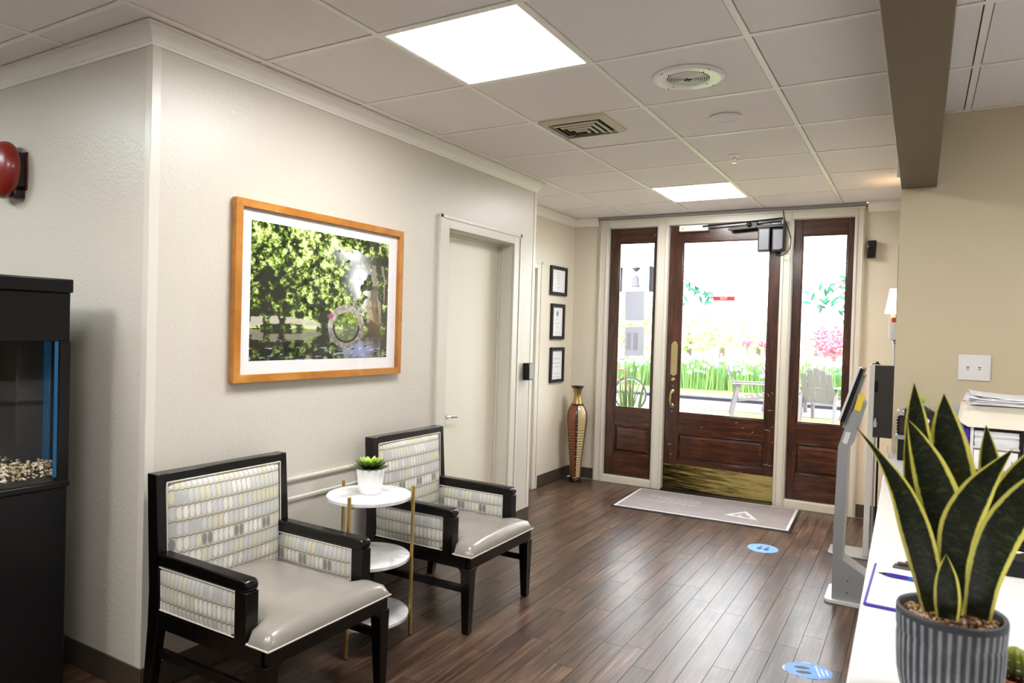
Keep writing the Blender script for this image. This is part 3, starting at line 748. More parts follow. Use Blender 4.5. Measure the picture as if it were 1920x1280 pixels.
def garden_print(parent, y0, y1, z0, z1, x):
    NX, NZ = 300, 204
    U, Vv = np.meshgrid((np.arange(NX)+.5)/NX, (np.arange(NZ)+.5)/NZ)     # V up
    rng = np.random.RandomState(4)
    def vn(sx, sz, seed):
        r = np.random.RandomState(seed); g = r.rand(int(sz)+3, int(sx)+3); x_ = U*sx; z_ = Vv*sz; xi = x_.astype(int); zi = z_.astype(int); fx = x_-xi; fz = z_-zi
        fx = fx*fx*(3-2*fx); fz = fz*fz*(3-2*fz)
        return (g[zi, xi]*(1-fx)+g[zi, xi+1]*fx)*(1-fz)+(g[zi+1, xi]*(1-fx)+g[zi+1, xi+1]*fx)*fz
    def fb(s, seed, o=5): return sum(vn(s*2**k, s*.7*2**k, seed+k)*.5**(k*.75) for k in range(o))/sum(.5**(k*.75) for k in range(o))
    def vn2(u, v, s, seed):
        r = np.random.RandomState(seed); g = r.rand(64, 64); x_ = (u*s) % 62; z_ = (v*s) % 62; xi = x_.astype(int); zi = z_.astype(int); fx = x_-xi; fz = z_-zi
        return (g[zi, xi]*(1-fx)+g[zi, xi+1]*fx)*(1-fz)+(g[zi+1, xi]*(1-fx)+g[zi+1, xi+1]*fx)*fz
    def lerp(a, b, t): return a+(b-a)*t[..., None]
    pal = np.array([srgb(16, 26, 10), srgb(44, 66, 22), srgb(90, 122, 40), srgb(158, 188, 70), srgb(214, 232, 140), srgb(236, 240, 240)])
    def palette(t): t = np.clip(t, 0, .999)*5; i = t.astype(int); return pal[i]+(pal[np.minimum(i+1, 5)]-pal[i])*(t-i)[..., None]
    f = sum(vn(26*2**k, 20*2**k, 3+k)*.5**(k*.35) for k in range(4))/sum(.5**(k*.35) for k in range(4)); big = fb(3, 20, 3)
    hf = rng.rand(NZ, NX)
    t = (f-.5)*3.6+.30+(big-.5)*.9+(hf-.5)*.34+(vn(75, 55, 12)-.5)*.35
    t += .22*np.exp(-((U-.45)**2/.03+(Vv-.78)**2/.05)) - .25*np.exp(-((U-.12)**2/.03+(Vv-.5)**2/.08)) - .30*np.clip((U-.80)*6, 0, 1)*np.clip((.85-Vv)*3, 0, 1) + .3*np.clip((Vv-.88)*6, 0, 1)*(U < .6)
    t = np.clip(t*.92-.04, 0, .86)
    sky = (np.exp(-((U-.76)**2/.006+(Vv-.66)**2/.012))+.7*np.exp(-((U-.68)**2/.01+(Vv-.87)**2/.006))+.8*np.exp(-((U-.78)**2/.002+(Vv-.52)**2/.01)))*(fb(9, 50, 3) > .42)
    C = palette(t); C = lerp(C, np.array(srgb(236, 240, 250)), np.clip(sky*1.6, 0, 1))
    # hanging grey moss and dark trunks on the right
    moss = (U > .82)*(vn(60, 5, 77) > .6)*(Vv < .8)*(Vv > .3); C = lerp(C, np.array(srgb(170, 156, 136)), moss*.65)
    tr = (np.abs(U-.90-.02*np.sin(Vv*9)) < .028)*(Vv > .22)*(Vv < .62); C = lerp(C, np.array(srgb(50, 38, 32)), tr*.75)
    # branches on the left
    for (a, b, c_, w_) in ((0.0, .52, .95, .009), (.0, .46, .35, .006), (.18, .53, .7, .005)):
        yy = b+(U-a)*c_*.62; m_ = (np.abs(Vv-yy) < w_*(1.2-U*1.5))*(U > a)*(U < a+.32); C = lerp(C, np.array(srgb(34, 24, 22)), m_*.85)
    # bright path on the left bank
    pth = (np.abs(Vv-.28-.02*np.sin(U*8)) < .035*(1-U*1.2))*(U < .46)*(fb(20, 90, 3) > .42); C = lerp(C, np.array(srgb(214, 206, 192)), pth*.8)
    # water: mirror of what is above, darker, streaked
    wl = .235
    wat = Vv < wl
    zi = np.clip(((2*wl-Vv+.02*(vn(8, 120, 31)-.5))*NZ).astype(int), 0, NZ-1); xi = np.clip((np.arange(NX)[None, :]+(vn(5, 90, 33)*6-3)).astype(int), 0, NX-1)
    Rf = C[zi, xi]*np.array([.42, .42, .40]); Rf = lerp(Rf, np.array(srgb(150, 160, 205)), np.clip(np.exp(-((U-.76)**2/.012+(Vv-.07)**2/.004))*1.2*(vn(20, 60, 35) > .38), 0, .9))
    Rf = lerp(Rf, np.array(srgb(190, 200, 235)), (vn(30, 90, 39) > .83)*(Vv < .1)*.7)
    C = np.where(wat[..., None], Rf, C)
    # stone bridge: half ring and its reflection
    cx, cz = .655, .255; asp = (y1-y0)/(z1-z0); ro, ri = .190, .142
    dx = (U-cx)*asp*.92; dz = (Vv-cz)*1.12; rr = np.sqrt(dx*dx+dz*dz)
    stone = lerp(np.broadcast_to(np.array(srgb(120, 112, 104)), C.shape), np.array(srgb(214, 208, 200)), vn2(U, Vv*.7, 60, 5))
    inside = rr < ri; C = np.where((inside & (Vv > wl+.06))[..., None], palette(.55+(f-.5)*1.4), C); C = np.where((inside & (Vv <= wl+.06))[..., None], lerp(C*1.2, np.array(srgb(150, 160, 120)), .35*np.ones_like(U)), C)
    ring = (rr >= ri) & (rr < ro+.05*np.clip(dz, 0, 1)*2); C = np.where((ring & (Vv >= cz-.005))[..., None], stone, C)
    C = np.where((ring & (Vv < cz-.005))[..., None], stone*.62, C)
    shade = (rr >= ri-.018) & (rr < ri) & (Vv < cz+.02); C = np.where(shade[..., None], np.array(srgb(30, 28, 26)), C)
    fl = (np.exp(-((U-.535)**2/.0006+(Vv-.345)**2/.0006)) > .5)*(vn(60, 50, 8) > .4); C = lerp(C, np.array(srgb(176, 60, 130)), fl*.9)
    C = np.clip(C, 0, 1)
    ys = np.linspace(y0, y1, NX+1); zs = np.linspace(z0, z1, NZ+1); Yg, Zg = np.meshgrid(ys, zs)
    co = np.stack([np.full(Yg.size, x), Yg.ravel(), Zg.ravel()], 1)
    i, j = np.meshgrid(np.arange(NX), np.arange(NZ)); a = (j*(NX+1)+i).ravel(); fcs = np.stack([a, a+1, a+NX+2, a+NX+1], 1)
    me = bpy.data.meshes.new('print_sheet'); me.vertices.add(len(co)); me.vertices.foreach_set('co', co.ravel())
    me.loops.add(fcs.size); me.loops.foreach_set('vertex_index', fcs.ravel()); me.polygons.add(len(fcs)); me.polygons.foreach_set('loop_start', np.arange(len(fcs))*4); me.update(calc_edges=True)
    at = me.color_attributes.new('ink', 'FLOAT_COLOR', 'CORNER'); cc = np.ones((len(fcs), 4, 4)); cc[:, :, :3] = C.reshape(-1, 3)[:, None, :]; at.data.foreach_set('color', cc.ravel())
    def ink():
        n = E.nt.nodes.new('ShaderNodeVertexColor'); n.layer_name = 'ink'; return E(n.outputs[0])
    me.materials.append(mat('printed_garden', fn=ink, rough=.25)); o = bpy.data.objects.new('print_sheet', me); col.objects.link(o); o.parent = parent; return o
garden_print(pic, 2.017-2.469, 2.911-2.469, 1.257-1.555, 1.862-1.555, .0142)
box_obj('glazing', (.018, PY0+fwid-.003, PZ0+fwid-.003), (.020, PY1-fwid+.003, PZ1-fwid+.003), M['glass'], pic)

# ================================================================== certificates, card reader, vase
M['ink'] = mat('pale_ink', srgb(170, 176, 190), .8); M['inkb'] = mat('blue_ink', srgb(110, 160, 205), .8)
def cert(y0, y1, z0, z1, label, kind):
    t = empty('framed_certificate', (XA, (y0+y1)/2, (z0+z1)/2), label=label, cat='certificate', group='certificates on the alcove wall')
    a, b = (y1-y0)/2, (z1-z0)/2; wv = .030
    for p in mitre(-a, -b, a, b, wv, .002, .022): p.build('frame_bar', M['black'], t, .001)
    box_obj('certificate_paper', (.004, -a+wv-.003, -b+wv-.003), (.008, a-wv+.003, b-wv+.003), M['paper'], t)
    mb = MB(); rows = {0: [(.55, .10), (.38, .14), (.2, .2), (.0, .16), (-.2, .22), (-.45, .18)], 1: [(.15, .14), (-.1, .3), (-.3, .2), (-.6, .24)], 2: [(.35, .5), (.1, .6), (-.1, .3), (-.5, .45), (-.7, .5)]}[kind]
    for f, w_ in rows: mb.box((.008, -w_*a, f*b-.002), (.0086, w_*a, f*b+.002))
    mb.build('lettering', M['inkb'] if kind == 2 else M['ink'], t, smooth=False)
    if kind == 1: MB().lathe([(.026, .008), (.024, .009)], (0, 0, b*.45), 20, axis='x').build('seal', M['inkb'], t)
    box_obj('glazing', (.012, -a+wv-.003, -b+wv-.003), (.0135, a-wv+.003, b-wv+.003), M['glass'], t)
cert(5.725, 6.062, 1.758, 2.028, 'wide black framed certificate at the top of three on the alcove wall', 0)
cert(5.757, 6.030, 1.346, 1.678, 'black framed certificate with a blue emblem, middle of three on the wall', 1)
cert(5.765, 6.045, .940, 1.270, 'black framed certificate with lines of text, lowest, above the vase', 2)

M['jack_grey0'] = mat('reader_grey', srgb(150, 150, 148), .45)
cr = empty('card_reader', (XL, 4.475, 1.122), label='small black card reader with a grey front on the wall by the interior door', cat='card reader')
box_obj('reader_body', (.002, -.035, -.062), (.052, .035, .062), M['black'], cr, .005); box_obj('reader_front', (.051, -.030, -.055), (.056, .030, .055), M['jack_grey0'], cr, .003)

vp = at_z(1072, 901, 0); vs_ = empty('floor_vase', (-2.79, 6.045, 0), rz=.1, label='tall slim floor vase with woven bronze and cream panels and a flared brass neck', cat='vase')
def vasefn():
    u, v, _ = sep(coord('UV')); k = (u*6 + .29); i = k.floor(); f = k.frac()
    stripe = f.lt(.22)
    odd = (i*.5).frac().gt(.25)
    d1_ = ((u*138 + v*170).sin()*(u*138 - v*170).sin())
    lat = d1_.gt(-.06)
    wov = mix(lat, srgb(52, 26, 12), srgb(150, 84, 44)); crm = mix(lat, srgb(96, 76, 44), srgb(232, 208, 158))
    body = mix(odd, wov, crm)
    dots = ((v*150).sin()).gt(.55) 
    st = mix(dots*(((f-.11).abs()).lt(.025)), srgb(18, 9, 10), srgb(190, 160, 120))
    return mix(stripe, body, st)
M['vase'] = mat('lacquered_vase', fn=vasefn, rough=.3, coat=.4)
M['vneck'] = mat('vase_neck_metal', srgb(176, 146, 92), .25, .9)
M['vdark'] = mat('vase_dark_lacquer', srgb(24, 12, 14), .2, coat=.5)
def prof(P): return P
vs1 = [(.050, .045), (.052, .10), (.062, .22), (.078, .36), (.094, .50), (.102, .58), (.103, .62), (.096, .67), (.080, .705), (.060, .728), (.050, .735)]
MB().lathe(vs1, n=64).build('vase_body', M['vase'], vs_, angle=80)
MB().lathe([(.058, 0), (.060, .006), (.058, .03), (.052, .046), (.04, .048)], n=40).build('vase_foot', M['vdark'], vs_)
MB().lathe([(.040, .724), (.062, .729), (.064, .735), (.058, .741), (.036, .742)], n=48).build('vase_collar', M['vdark'], vs_, angle=60)
MB().lathe([(.048, .740), (.040, .770), (.034, .800), (.032, .825), (.036, .850), (.044, .880), (.056, .897)], n=48, cap=False).build('vase_neck', M['vneck'], vs_, angle=80)
MB().lathe([(.052, .890), (.060, .899), (.066, .905), (.063, .908), (.050, .898), (.034, .87), (.028, .83)], n=48, cap=False).build('vase_lip', M['vdark'], vs_, angle=80)

# ================================================================== mat and floor stickers
M['mat'] = mat('entrance_carpet', fn=lambda: mix(noise_n(wpos(), 7, 5, .7), srgb(118, 112, 113), srgb(160, 153, 156)), rough=.95, bump=lambda: noise_n(wpos(), 320, 2), bstr=.6, bdist=.003)
M['matw'] = mat('mat_white_line', fn=lambda: mix(noise_n(wpos(), 30, 3), srgb(186, 182, 184), srgb(214, 211, 214)), rough=.95)
mt = empty('entrance_mat', (-1.475, 5.775, 0), rz=.042, label='grey entrance mat with a white border line and faded emblem before the door', cat='mat')
a, b = .695, .385
box_obj('rubber_edge', (-a, -b, 0), (a, b, .004), M['black'], mt, .002); box_obj('carpet', (-a+.02, -b+.024, .003), (a-.02, b-.012, .009), M['mat'], mt, .002)
mb = MB(); l = .020; a1, b1, b2 = a-.022, b-.026, b-.014
for p, q in (((-a1, -b1), (a1, -b1+l)), ((-a1, b2-l*.8), (a1, b2)), ((-a1, -b1+l), (-a1+l, b2-l)), ((a1-l, -b1+l), (a1, b2-l))): mb.box((*p, .0092), (*q, .0098))
mb.build('border_line', M['matw'], mt, smooth=False)
def flat(mb, pts, z0, z1): return mb.prism(pts, (z0, z1), 'z')
mb = MB(); ce = Vector((.31, -.07))
tri = [Vector((-.135, -.085)), Vector((.125, -.115)), Vector((.0, .125))]
for k in range(3):
    p, q = tri[k], tri[(k+1) % 3]; d = (q-p).normalized(); n = Vector((-d.y, d.x))*.030
    flat(mb, [tuple(ce+p), tuple(ce+q), tuple(ce+q+n-d*.045), tuple(ce+p+n+d*.045)], .0092, .0099)
for k in range(9):
    a0, a2 = k*.55, k*.55+.5; flat(mb, [tuple(ce+Vector((cos(t)*r, sin(t)*r-.03))) for t, r in ((a0, .025), (a2, .025), (a2, .036), (a0, .036))], .0092, .0098)
mb.build('emblem', M['matw'], mt, smooth=False)
mb = MB(); rs = random.Random(3)
for row, (yy, x0, x1) in enumerate(((.14, -.50, -.10), (.06, -.42, -.08), (-.02, -.50, -.12))):
    x = x0
    while x < x1:
        L = rs.uniform(.03, .06); pts = [(x, yy, .0095)]+[(x+L*k/4, yy+.022*sin(k*1.7+row), .0097) for k in range(1, 5)]
        mb.tube(pts, .0032, 5); x += L+.012
mb.build('faded_script', M['matw'], mt, smooth=False)

M['sblue'] = mat('sticker_blue', fn=lambda: mix(noise_n(wpos(), 40, 3), srgb(84, 146, 226), srgb(122, 178, 242)), rough=.5); M['swhite'] = mat('sticker_white', srgb(236, 240, 248), .5)
M['sprint'] = mat('footprint_ink', srgb(58, 50, 52), .5); M['sprintb'] = mat('footprint_dark_blue', srgb(22, 30, 60), .5)
def disc(mb, cx, cy, rx, ry, z0, z1, n=40, rough_=0, seed=1):
    r = random.Random(seed); return flat(mb, [(cx+rx*cos(2*pi*k/n)*(1-r.random()*rough_), cy+ry*sin(2*pi*k/n)*(1-r.random()*rough_)) for k in range(n)], z0, z1)
s1 = empty('floor_sticker', (-.868, 4.922, 0), label='round pale blue floor sticker with dark footprints, just before the entrance mat', cat='floor sticker', group='distancing stickers on the floor')
disc(MB(), 0, 0, .100, .102, 0, .0008, rough_=.02).build('sticker_disc', M['sblue'], s1, smooth=False)
mb = MB()
for x in (-.020, .024): disc(mb, x, -.012, .017, .026, .0008, .0012, 16); disc(mb, x+.004, .036, .011, .011, .0008, .0012, 12)
mb.build('footprint', M['sprintb'], s1, smooth=False)
s2 = empty('floor_sticker', (-.368, 3.228, 0), rz=.30, label='worn blue floor sticker with brown footprints and peeling edge, beside the reception desk', cat='floor sticker', group='distancing stickers on the floor')
disc(MB(), 0, 0, .104, .080, 0, .0006, 46, .13, 5).build('sticker_backing', M['swhite'], s2, smooth=False)
disc(MB(), .002, 0, .100, .076, .0006, .001, 46, .06, 9).build('sticker_disc', M['sblue'], s2, smooth=False)
mb = MB()
for x, y in ((-.020, .022), (-.020, -.022)): disc(mb, x, y, .032, .013, .001, .0014, 18)
mb.build('footprint', M['sprint'], s2, smooth=False)
mb = MB(); rs = random.Random(8)
for x, y0, y1 in ((.040, -.05, .045), (.058, -.035, .03), (.076, -.025, .02)):
    y = y0
    while y < y1: h_ = rs.uniform(.005, .010); mb.box((x-.0045, y, .001), (x+.0045, y+h_, .0014)); y += h_+.003
mb.build('worn_lettering', M['swhite'], s2, smooth=False)
# ================================================================== kiosks
k1 = empty('tablet_kiosk', (-.26, 4.24, 0), label='grey bent metal kiosk with a tilted tablet and a yellow card by the desk', cat='kiosk')
def loc(p, o): return (p[0]-o[0], p[1]-o[1], p[2]-o[2])
mb = MB()
def rrect(x0, y0, x1, y1, r, n=5):
    P = []
    for cx, cy, a0 in ((x1-r, y1-r, 0), (x0+r, y1-r, pi/2), (x0+r, y0+r, pi), (x1-r, y0+r, 3*pi/2)):
        P += [(cx+r*cos(a0+k*pi/2/n), cy+r*sin(a0+k*pi/2/n)) for k in range(n+1)]
    return P
M['kbase'] = mat('kiosk_base_white', srgb(226, 228, 230), .35)
MB().prism(rrect(-.145, -.115, .135, .17, .03), (0, .018), 'z').build('base_plate', M['kbase'], k1, .002)
ox = -.26
P = [(-.368, .018), (-.125, .018), (-.125, .120), (-.322, .236), (-.319, .38), (-.312, .84), (-.289, .872), (-.236, 1.085), (-.262, 1.115), (-.318, 1.005), (-.363, .845), (-.372, .37)]
body = MB().prism([(x-ox, z) for x, z in P], (-.090, -.084), 'y')
for (p, q) in zip(P, P[1:]+P[:1]):
    p2, q2 = Vector(p), Vector(q); d = (q2-p2).normalized(); n = Vector((-d.y, d.x))*.003
    c = [p2, q2, q2+n, p2+n]; body.prism([(v.x-ox, v.y) for v in c], (-.084, .050), 'y')
body.build('kiosk_body', M['kgrey'], k1, smooth=False)
for x, z in ((-.292, .128), (-.294, .063)): MB().lathe([(.004, 0), (.003, -.002)], (x-ox, -.090, z), 8, axis='y').build('screw', M['black'], k1)
def tilted(x0, z0, x1, z1, off0, off1, ya, yb, name, m, par, bev=.002, s0=0, s1=0):
    p, q = Vector((x0, z0)), Vector((x1, z1)); d = (q-p).normalized(); n = Vector((d.y, -d.x)); p = p+d*s0; q = q-d*s1
    c = [p+n*off0, q+n*off0, q+n*off1, p+n*off1]; return MB().prism([(v.x-ox, v.y) for v in c], (ya, yb), 'y').build(name, m, par, bev)
tl = (-.366, .990, -.279, 1.277)
tb_ = tilted(*tl, 0, .012, -.115, .105, 'tablet_bezel', M['kbase'], k1)
tilted(*tl, .012, .030, -.115, .105, 'tablet_back', M['black'], k1)
tilted(*tl, -.0004, 0, -.100, .090, 'tablet_screen', mat('dark_screen', (.02, .022, .03), .1), k1, 0, .02, .02)
tilted(*tl, .030, .046, -.075, .065, 'tablet_mount', M['kgrey'], k1, s0=-.035, s1=.03)
def onface(pts, y, name, m, par, th=.002):
    Q = [at_y(px, py, y) for px, py in pts]; o = par.location
    return MB().prism([(v.x-o.x, v.z) for v in Q], (y-o.y-th, y-o.y), 'y').build(name, m, par, smooth=False)
yc = onface([(1601, 767), (1610, 739), (1623, 741), (1613, 772)], 4.148, 'warning_card', mat('yellow_card', srgb(246, 214, 70), .5), k1)
for px, py in ((1610, 752), (1614, 752)): onface([(px-1.3, py-1.3), (px+1.3, py-1.3), (px+1.3, py+1.3), (px-1.3, py+1.3)], 4.146, 'card_dot', M['black'], yc, .001)
tag(yc, 'yellow card with two dark dots')
onface([(1579, 829), (1586, 809), (1596, 811), (1588, 833)], 4.149, 'sticker', M['kbase'], k1)

k2 = empty('sanitizer_stand', (-.24, 5.17, 0), label='tall steel post stand with a black panel, behind the tablet kiosk', cat='stand')
ox = -.24; oy = 5.17
MB().prism(rrect(-.245, -.12, .13, .13, .045), (0, .012), 'z').build('base_plate', M['steel'], k2, .002)
MB().box((-.279-ox, 5.10-oy, .010), (-.245-ox, 5.14-oy, 1.268)).build('post', M['kbase'], k2, .003)
MB().box((-.238-ox, 5.11-oy, .010), (-.226-ox, 5.13-oy, .80)).build('post', M['steel'], k2, .002)
MB().box((-.218-ox, 5.11-oy, .010), (-.205-ox, 5.13-oy, .80)).build('post', M['black'], k2, .002)
hb = MB().box((-.245-ox, 5.105-oy, .795), (-.118-ox, 5.235-oy, 1.262)).build('black_housing', mat('charcoal_panel', srgb(52, 50, 50), .45), k2, .003)
MB().box((-.243-ox, 5.100-oy, 1.09), (-.226-ox, 5.106-oy, 1.16)).build('slot', M['blackm'], hb, .001)
MB().lathe([(.010, 0), (.011, .03), (.006, .045), (.004, .06)], (-.232-ox, 5.092-oy, .862), 12).build('sanitizer_bottle', mat('cloudy_bottle', srgb(170, 186, 186), .2), hb)
mb = MB().box((-.262-ox, 5.11-oy, 1.268), (-.216-ox, 5.13-oy, 1.274)); mb.prism([(-.245-ox, 1.274), (-.222-ox, 1.274), (-.228-ox, 1.287), (-.238-ox, 1.287)], (5.11-oy, 5.13-oy), 'y')
mb.build('top_clip', M['black'], k2)

# wall lamp, dispenser, picture on the side wall, small speaker
M['shade'] = mat('glowing_lamp_shade', srgb(255, 240, 214), .8, emit=(1, .82, .60), estr=1.6)
wl = empty('wall_lamp', (-.104, 5.42, 1.60), label='wall lamp with a glowing white cone shade on the side wall right of the entrance', cat='lamp')
MB().lathe([(.050, .010), (.022, .178)], (-.062, 0, 0), 32, cap=False).build('lamp_shade', M['shade'], wl)
MB().lathe([(.012, -.03), (.012, .02), (.006, .03), (.006, .16)], (-.062, 0, 0), 14).build('lamp_neck', M['brass'], wl)
MB().tube([(-.003, 0, -.02), (-.03, 0, -.04), (-.062, 0, -.028)], .005, 8).build('bracket_arm', M['brass'], wl)
MB().lathe([(.022, 0), (.022, .004)], (-.004, 0, -.02), 16, axis='x').build('wall_rose', M['brass'], wl)
for v in wl.children[-1].data.vertices: v.co.x -= .004
ld = bpy.data.lights.new('lamp_bulb', 'POINT'); ld.energy = 26; ld.color = (1, .60, .30); ld.shadow_soft_size = .03
lo = bpy.data.objects.new('lamp_bulb', ld); col.objects.link(lo); lo.parent = wl; lo.location = (-.062, 0, .06)
M['clearp'] = mat('cloudy_plastic', srgb(222, 222, 226), .2)
dp = empty('gel_dispenser', (-.104, 5.30, 1.42), label='white wall dispenser with a red band and tapered grey drip stem, under the wall lamp', cat='dispenser')
box_obj('dispenser_back', (-.078, -.03, .010), (-.060, .05, .155), M['whiteg'], dp, .003)
box_obj('dispenser_body', (-.060, -.035, .010), (0, .045, .128), M['clearp'], dp, .006)
box_obj('red_band', (-.061, -.037, .128), (0, .047, .158), mat('red_band', srgb(220, 60, 40), .4), dp, .004)
MB().lathe([(.016, -.016), (.020, -.010), (.018, -.004), (.022, .004), (.020, .010)], (-.034, 0, 0), 20).build('chrome_collar', M['chrome'], dp)
MB().lathe([(.008, -.20), (.016, -.016)], (-.034, 0, 0), 18).build('drip_stem', M['steel'], dp)
fp = empty('side_picture', (-.104, 4.66, 1.76), label='black framed picture seen edge-on beside the office wall corner', cat='picture')
box_obj('frame', (-.018, -.13, -.21), (0, .12, .21), M['black'], fp, .002)
box_obj('picture_sheet', (-.0195, -.10, -.18), (-.018, .09, .18), M['paper'], fp)
sk = empty('wall_speaker', (-.353, YD, 2.14), label='small glossy black box speaker high on the wall right of the entrance', cat='speaker')
MB().prism([(-.034, -.070), (.030, -.070), (.034, .070), (-.030, .070)], (-.062, -.012), 'y').build('speaker_case', mat('gloss_black', (.012, .012, .014), .12), sk, .008)
box_obj('speaker_bracket', (-.016, -.014, -.03), (.016, 0, .03), M['black'], sk, .002); box_obj('grille', (-.022, -.064, -.055), (.022, -.061, .02), M['blackm'], sk, .002)

# ================================================================== entrance door hardware
dc = empty('door_closer_cover', (-1.778, YD+.0, 2.377), label='white metal cover box at the top left of the entrance door', cat='door hardware')
box_obj('cover_box', (-.128, -.045, -.026), (.128, .010, .026), M['grid'], dc, .003); MB().lathe([(.005, 0), (.004, -.002)], (-.095, -.045, -.002), 10, axis='y').build('screw', M['black'], dc)
op = empty('door_operator', (-1.09, YD-.03, 2.25), label='black door opener with two grey faced boxes hanging at the top right of the door', cat='door opener')
for (x0, x1, z0, z1) in ((-.125, -.025, -.105, .095), (-.012, .085, -.105, .085)):
    bx = box_obj('operator_box', (x0, -.055, z0), (x1, .025, z1), M['black'], op, .004)
    box_obj('grey_face', (x0+.012, -.058, z0+.014), (x1-.010, -.054, z1-.012), mat('smoky_plastic', srgb(126, 128, 136), .25), bx, .002)
box_obj('side_block', (.075, -.05, -.10), (.092, .025, .15), M['black'], op, .003)
box_obj('top_block', (-.14, -.05, .095), (.09, .02, .122), M['black'], op, .004)
MB().prism([(-.385, .098), (-.36, .084), (-.14, .096), (-.13, .150), (-.20, .152), (-.215, .128), (-.36, .112)], (-.045, -.012), 'y').build('opener_arm', M['black'], op, .004)
MB().tube([(-.60, -.03, .135), (-.30, -.035, .148), (.07, -.04, .170)], .007, 8).build('guide_rod', M['black'], op)
MB().lathe([(.022, 0), (.020, -.02), (.010, -.026)], (-.20, -.045, .128), 16, axis='y').build('pivot', M['black'], op)
MB().tube([(.080, -.056, -.085), (.045, -.058, -.10), (-.01, -.058, -.118)], .006, 6).build('lower_bar', M['black'], op)
MB().lathe([(.004, 0), (.003, -.002)], (.055, -.058, .04), 10, axis='y').build('indicator', M['blue'], op)
cp = [at_y(px, py, YD-.095) for px, py in ((1469, 394), (1471, 412), (1478, 430), (1483, 448), (1481, 464), (1474, 474), (1465, 479), (1455, 478))]
pts = []
for i in range(len(cp)-1):
    for k in range(4):
        t = k/4; a_, b_, c_, d_ = cp[max(i-1, 0)], cp[i], cp[i+1], cp[min(i+2, len(cp)-1)]
        pts.append(.5*((2*b_)+(c_-a_)*t+(2*a_-5*b_+4*c_-d_)*t*t+(3*b_-a_-3*c_+d_)*t**3))
tag(MB().tube(pts, .0045, 8).build('cable', M['black']), 'thin black cable looping down the white frame beside the door opener', 'cable')

PYN = YD+.012+.020
def flatat(name, quad, y, m, label=None, cat=None, th=.0012):
    Q = [at_y(px, py, y) for px, py in quad]; c = sum(Q, Vector())/len(Q)
    o = MB().prism([(v.x-c.x, v.z-c.z) for v in Q], (-th, 0), 'y').build(name, m, None, smooth=False); o.location = c
    return tag(o, label, cat), c
xs = at_y(1337, 559, PYN); xe = at_y(1378, 559, PYN); we = (xe.x-xs.x)/2
ex, c = flatat('exit_sign', [(1337, 555.5), (1378, 555.5), (1378, 563.5), (1337, 563.5)], PYN-.0005, mat('exit_red', srgb(214, 52, 56), .5), 'red EXIT sticker on the glass of the entrance door', 'sign')
exm = ex.data
for v in exm.vertices: v.co.x = math.copysign(we, v.co.x); v.co.z = math.copysign(.0185, v.co.z)
lt_ = text_obj('lettering', 'EXIT', .030, M['whiteg'], ex, (0, -.0022, 0), (pi/2, 0, 0), .0006); print('EXITVERTS', len(lt_.data.vertices), lt_.dimensions, we)
sh_, c = flatat('clear_decal', [(1340, 528), (1378, 528), (1378, 545), (1340, 545)], PYN-.0005, glassmat('tinted_film', (.86, .95, .97)), 'faint pale blue square film on the door glass above the EXIT sticker', 'decal')
yw = PYN+.009
M['notice'] = mat('notice_back', srgb(210, 212, 222), .8)
_nt = M['notice'].node_tree; _tl = _nt.nodes.new('ShaderNodeBsdfTranslucent'); _tl.inputs[0].default_value = (.62, .63, .70, 1)
_mx = _nt.nodes.new('ShaderNodeMixShader'); _mx.inputs[0].default_value = .35; _out = _nt.nodes['Material Output']
_nt.links.new(_nt.nodes['Principled BSDF'].outputs[0], _mx.inputs[1]); _nt.links.new(_tl.outputs[0], _mx.inputs[2]); _nt.links.new(_mx.outputs[0], _out.inputs[0])
n1, c = flatat('paper_notice', [(1172, 546), (1208, 545), (1208, 601), (1172, 601)], yw, M['notice'], 'blank looking paper notice taped to the left sidelight, the upper of two', 'notice')
n1['group'] = 'notices on the left sidelight'
n2, c = flatat('paper_notice', [(1172, 613), (1208, 612), (1207, 667), (1171, 667)], yw, M['notice'], 'paper notice with a printed table on the left sidelight, the lower of two', 'notice')
n2['group'] = 'notices on the left sidelight'
mb = MB(); 
for k in range(12):
    for x0, x1 in ((-.085, -.045), (-.02, .025)): mb.box((x0+.01, -.0022, .07-k*.0135), (x1+.01, -.0012, .078-k*.0135))
mb.build('printed_table', mat('faint_grey_ink', srgb(170, 172, 182), .8), n2, smooth=False)

# ================================================================== aquarium and fire bell
aq = empty('aquarium', (-3.02, 1.13, 0), label='tall black aquarium cabinet with gravel and blue lit back glass by the left wall', cat='aquarium')
A0, A1, B0, B1 = -.33, .32, -.27, .27       # local x, y extents
M['aqb'] = mat('aquarium_black', (.004, .004, .0045), .3, spec=.35)
box_obj('cabinet', (A0, B0, .0), (A1, B1, .80), M['aqb'], aq, .004)
for s in (A0, 0): box_obj('cabinet_door', (s+.004, B0-.018, .06), (s+.32, B0, .78), M['aqb'], aq, .003)
box_obj('cabinet_top', (A0-.006, B0-.006, .80), (A1+.006, B1+.006, .822), M['aqb'], aq, .003)
box_obj('hood', (A0, B0, 1.335), (A1, B1, 1.512), M['aqb'], aq, .003)
box_obj('hood_cap', (A0-.010, B0-.010, 1.512), (A1+.010, B1+.006, 1.562), M['aqb'], aq, .005)
g = .008
box_obj('side_glass', (A1-g, B0, .822), (A1, B1, 1.335), M['glass'], aq); box_obj('black_side_pane', (A0, B0, .822), (A0+g, B1, 1.335), M['aqb'], aq)
box_obj('front_glass', (A0+g, B0, .822), (A1-g, B0+g, 1.335), M['glass'], aq)
M['aqblue_glow'] = mat('blue_glow_backing', srgb(0, 70, 108), .5, emit=srgb(0, 92, 140), estr=.12)  # weak emission in the blue stands in for tank lighting
box_obj('back_panel', (A0+g, B1-.012, .822), (A1-g, B1, 1.335), M['aqb'], aq)
box_obj('corner_trim', (A1-.034, B1-.034, .822), (A1+.002, B1+.002, 1.335), M['aqb'], aq)
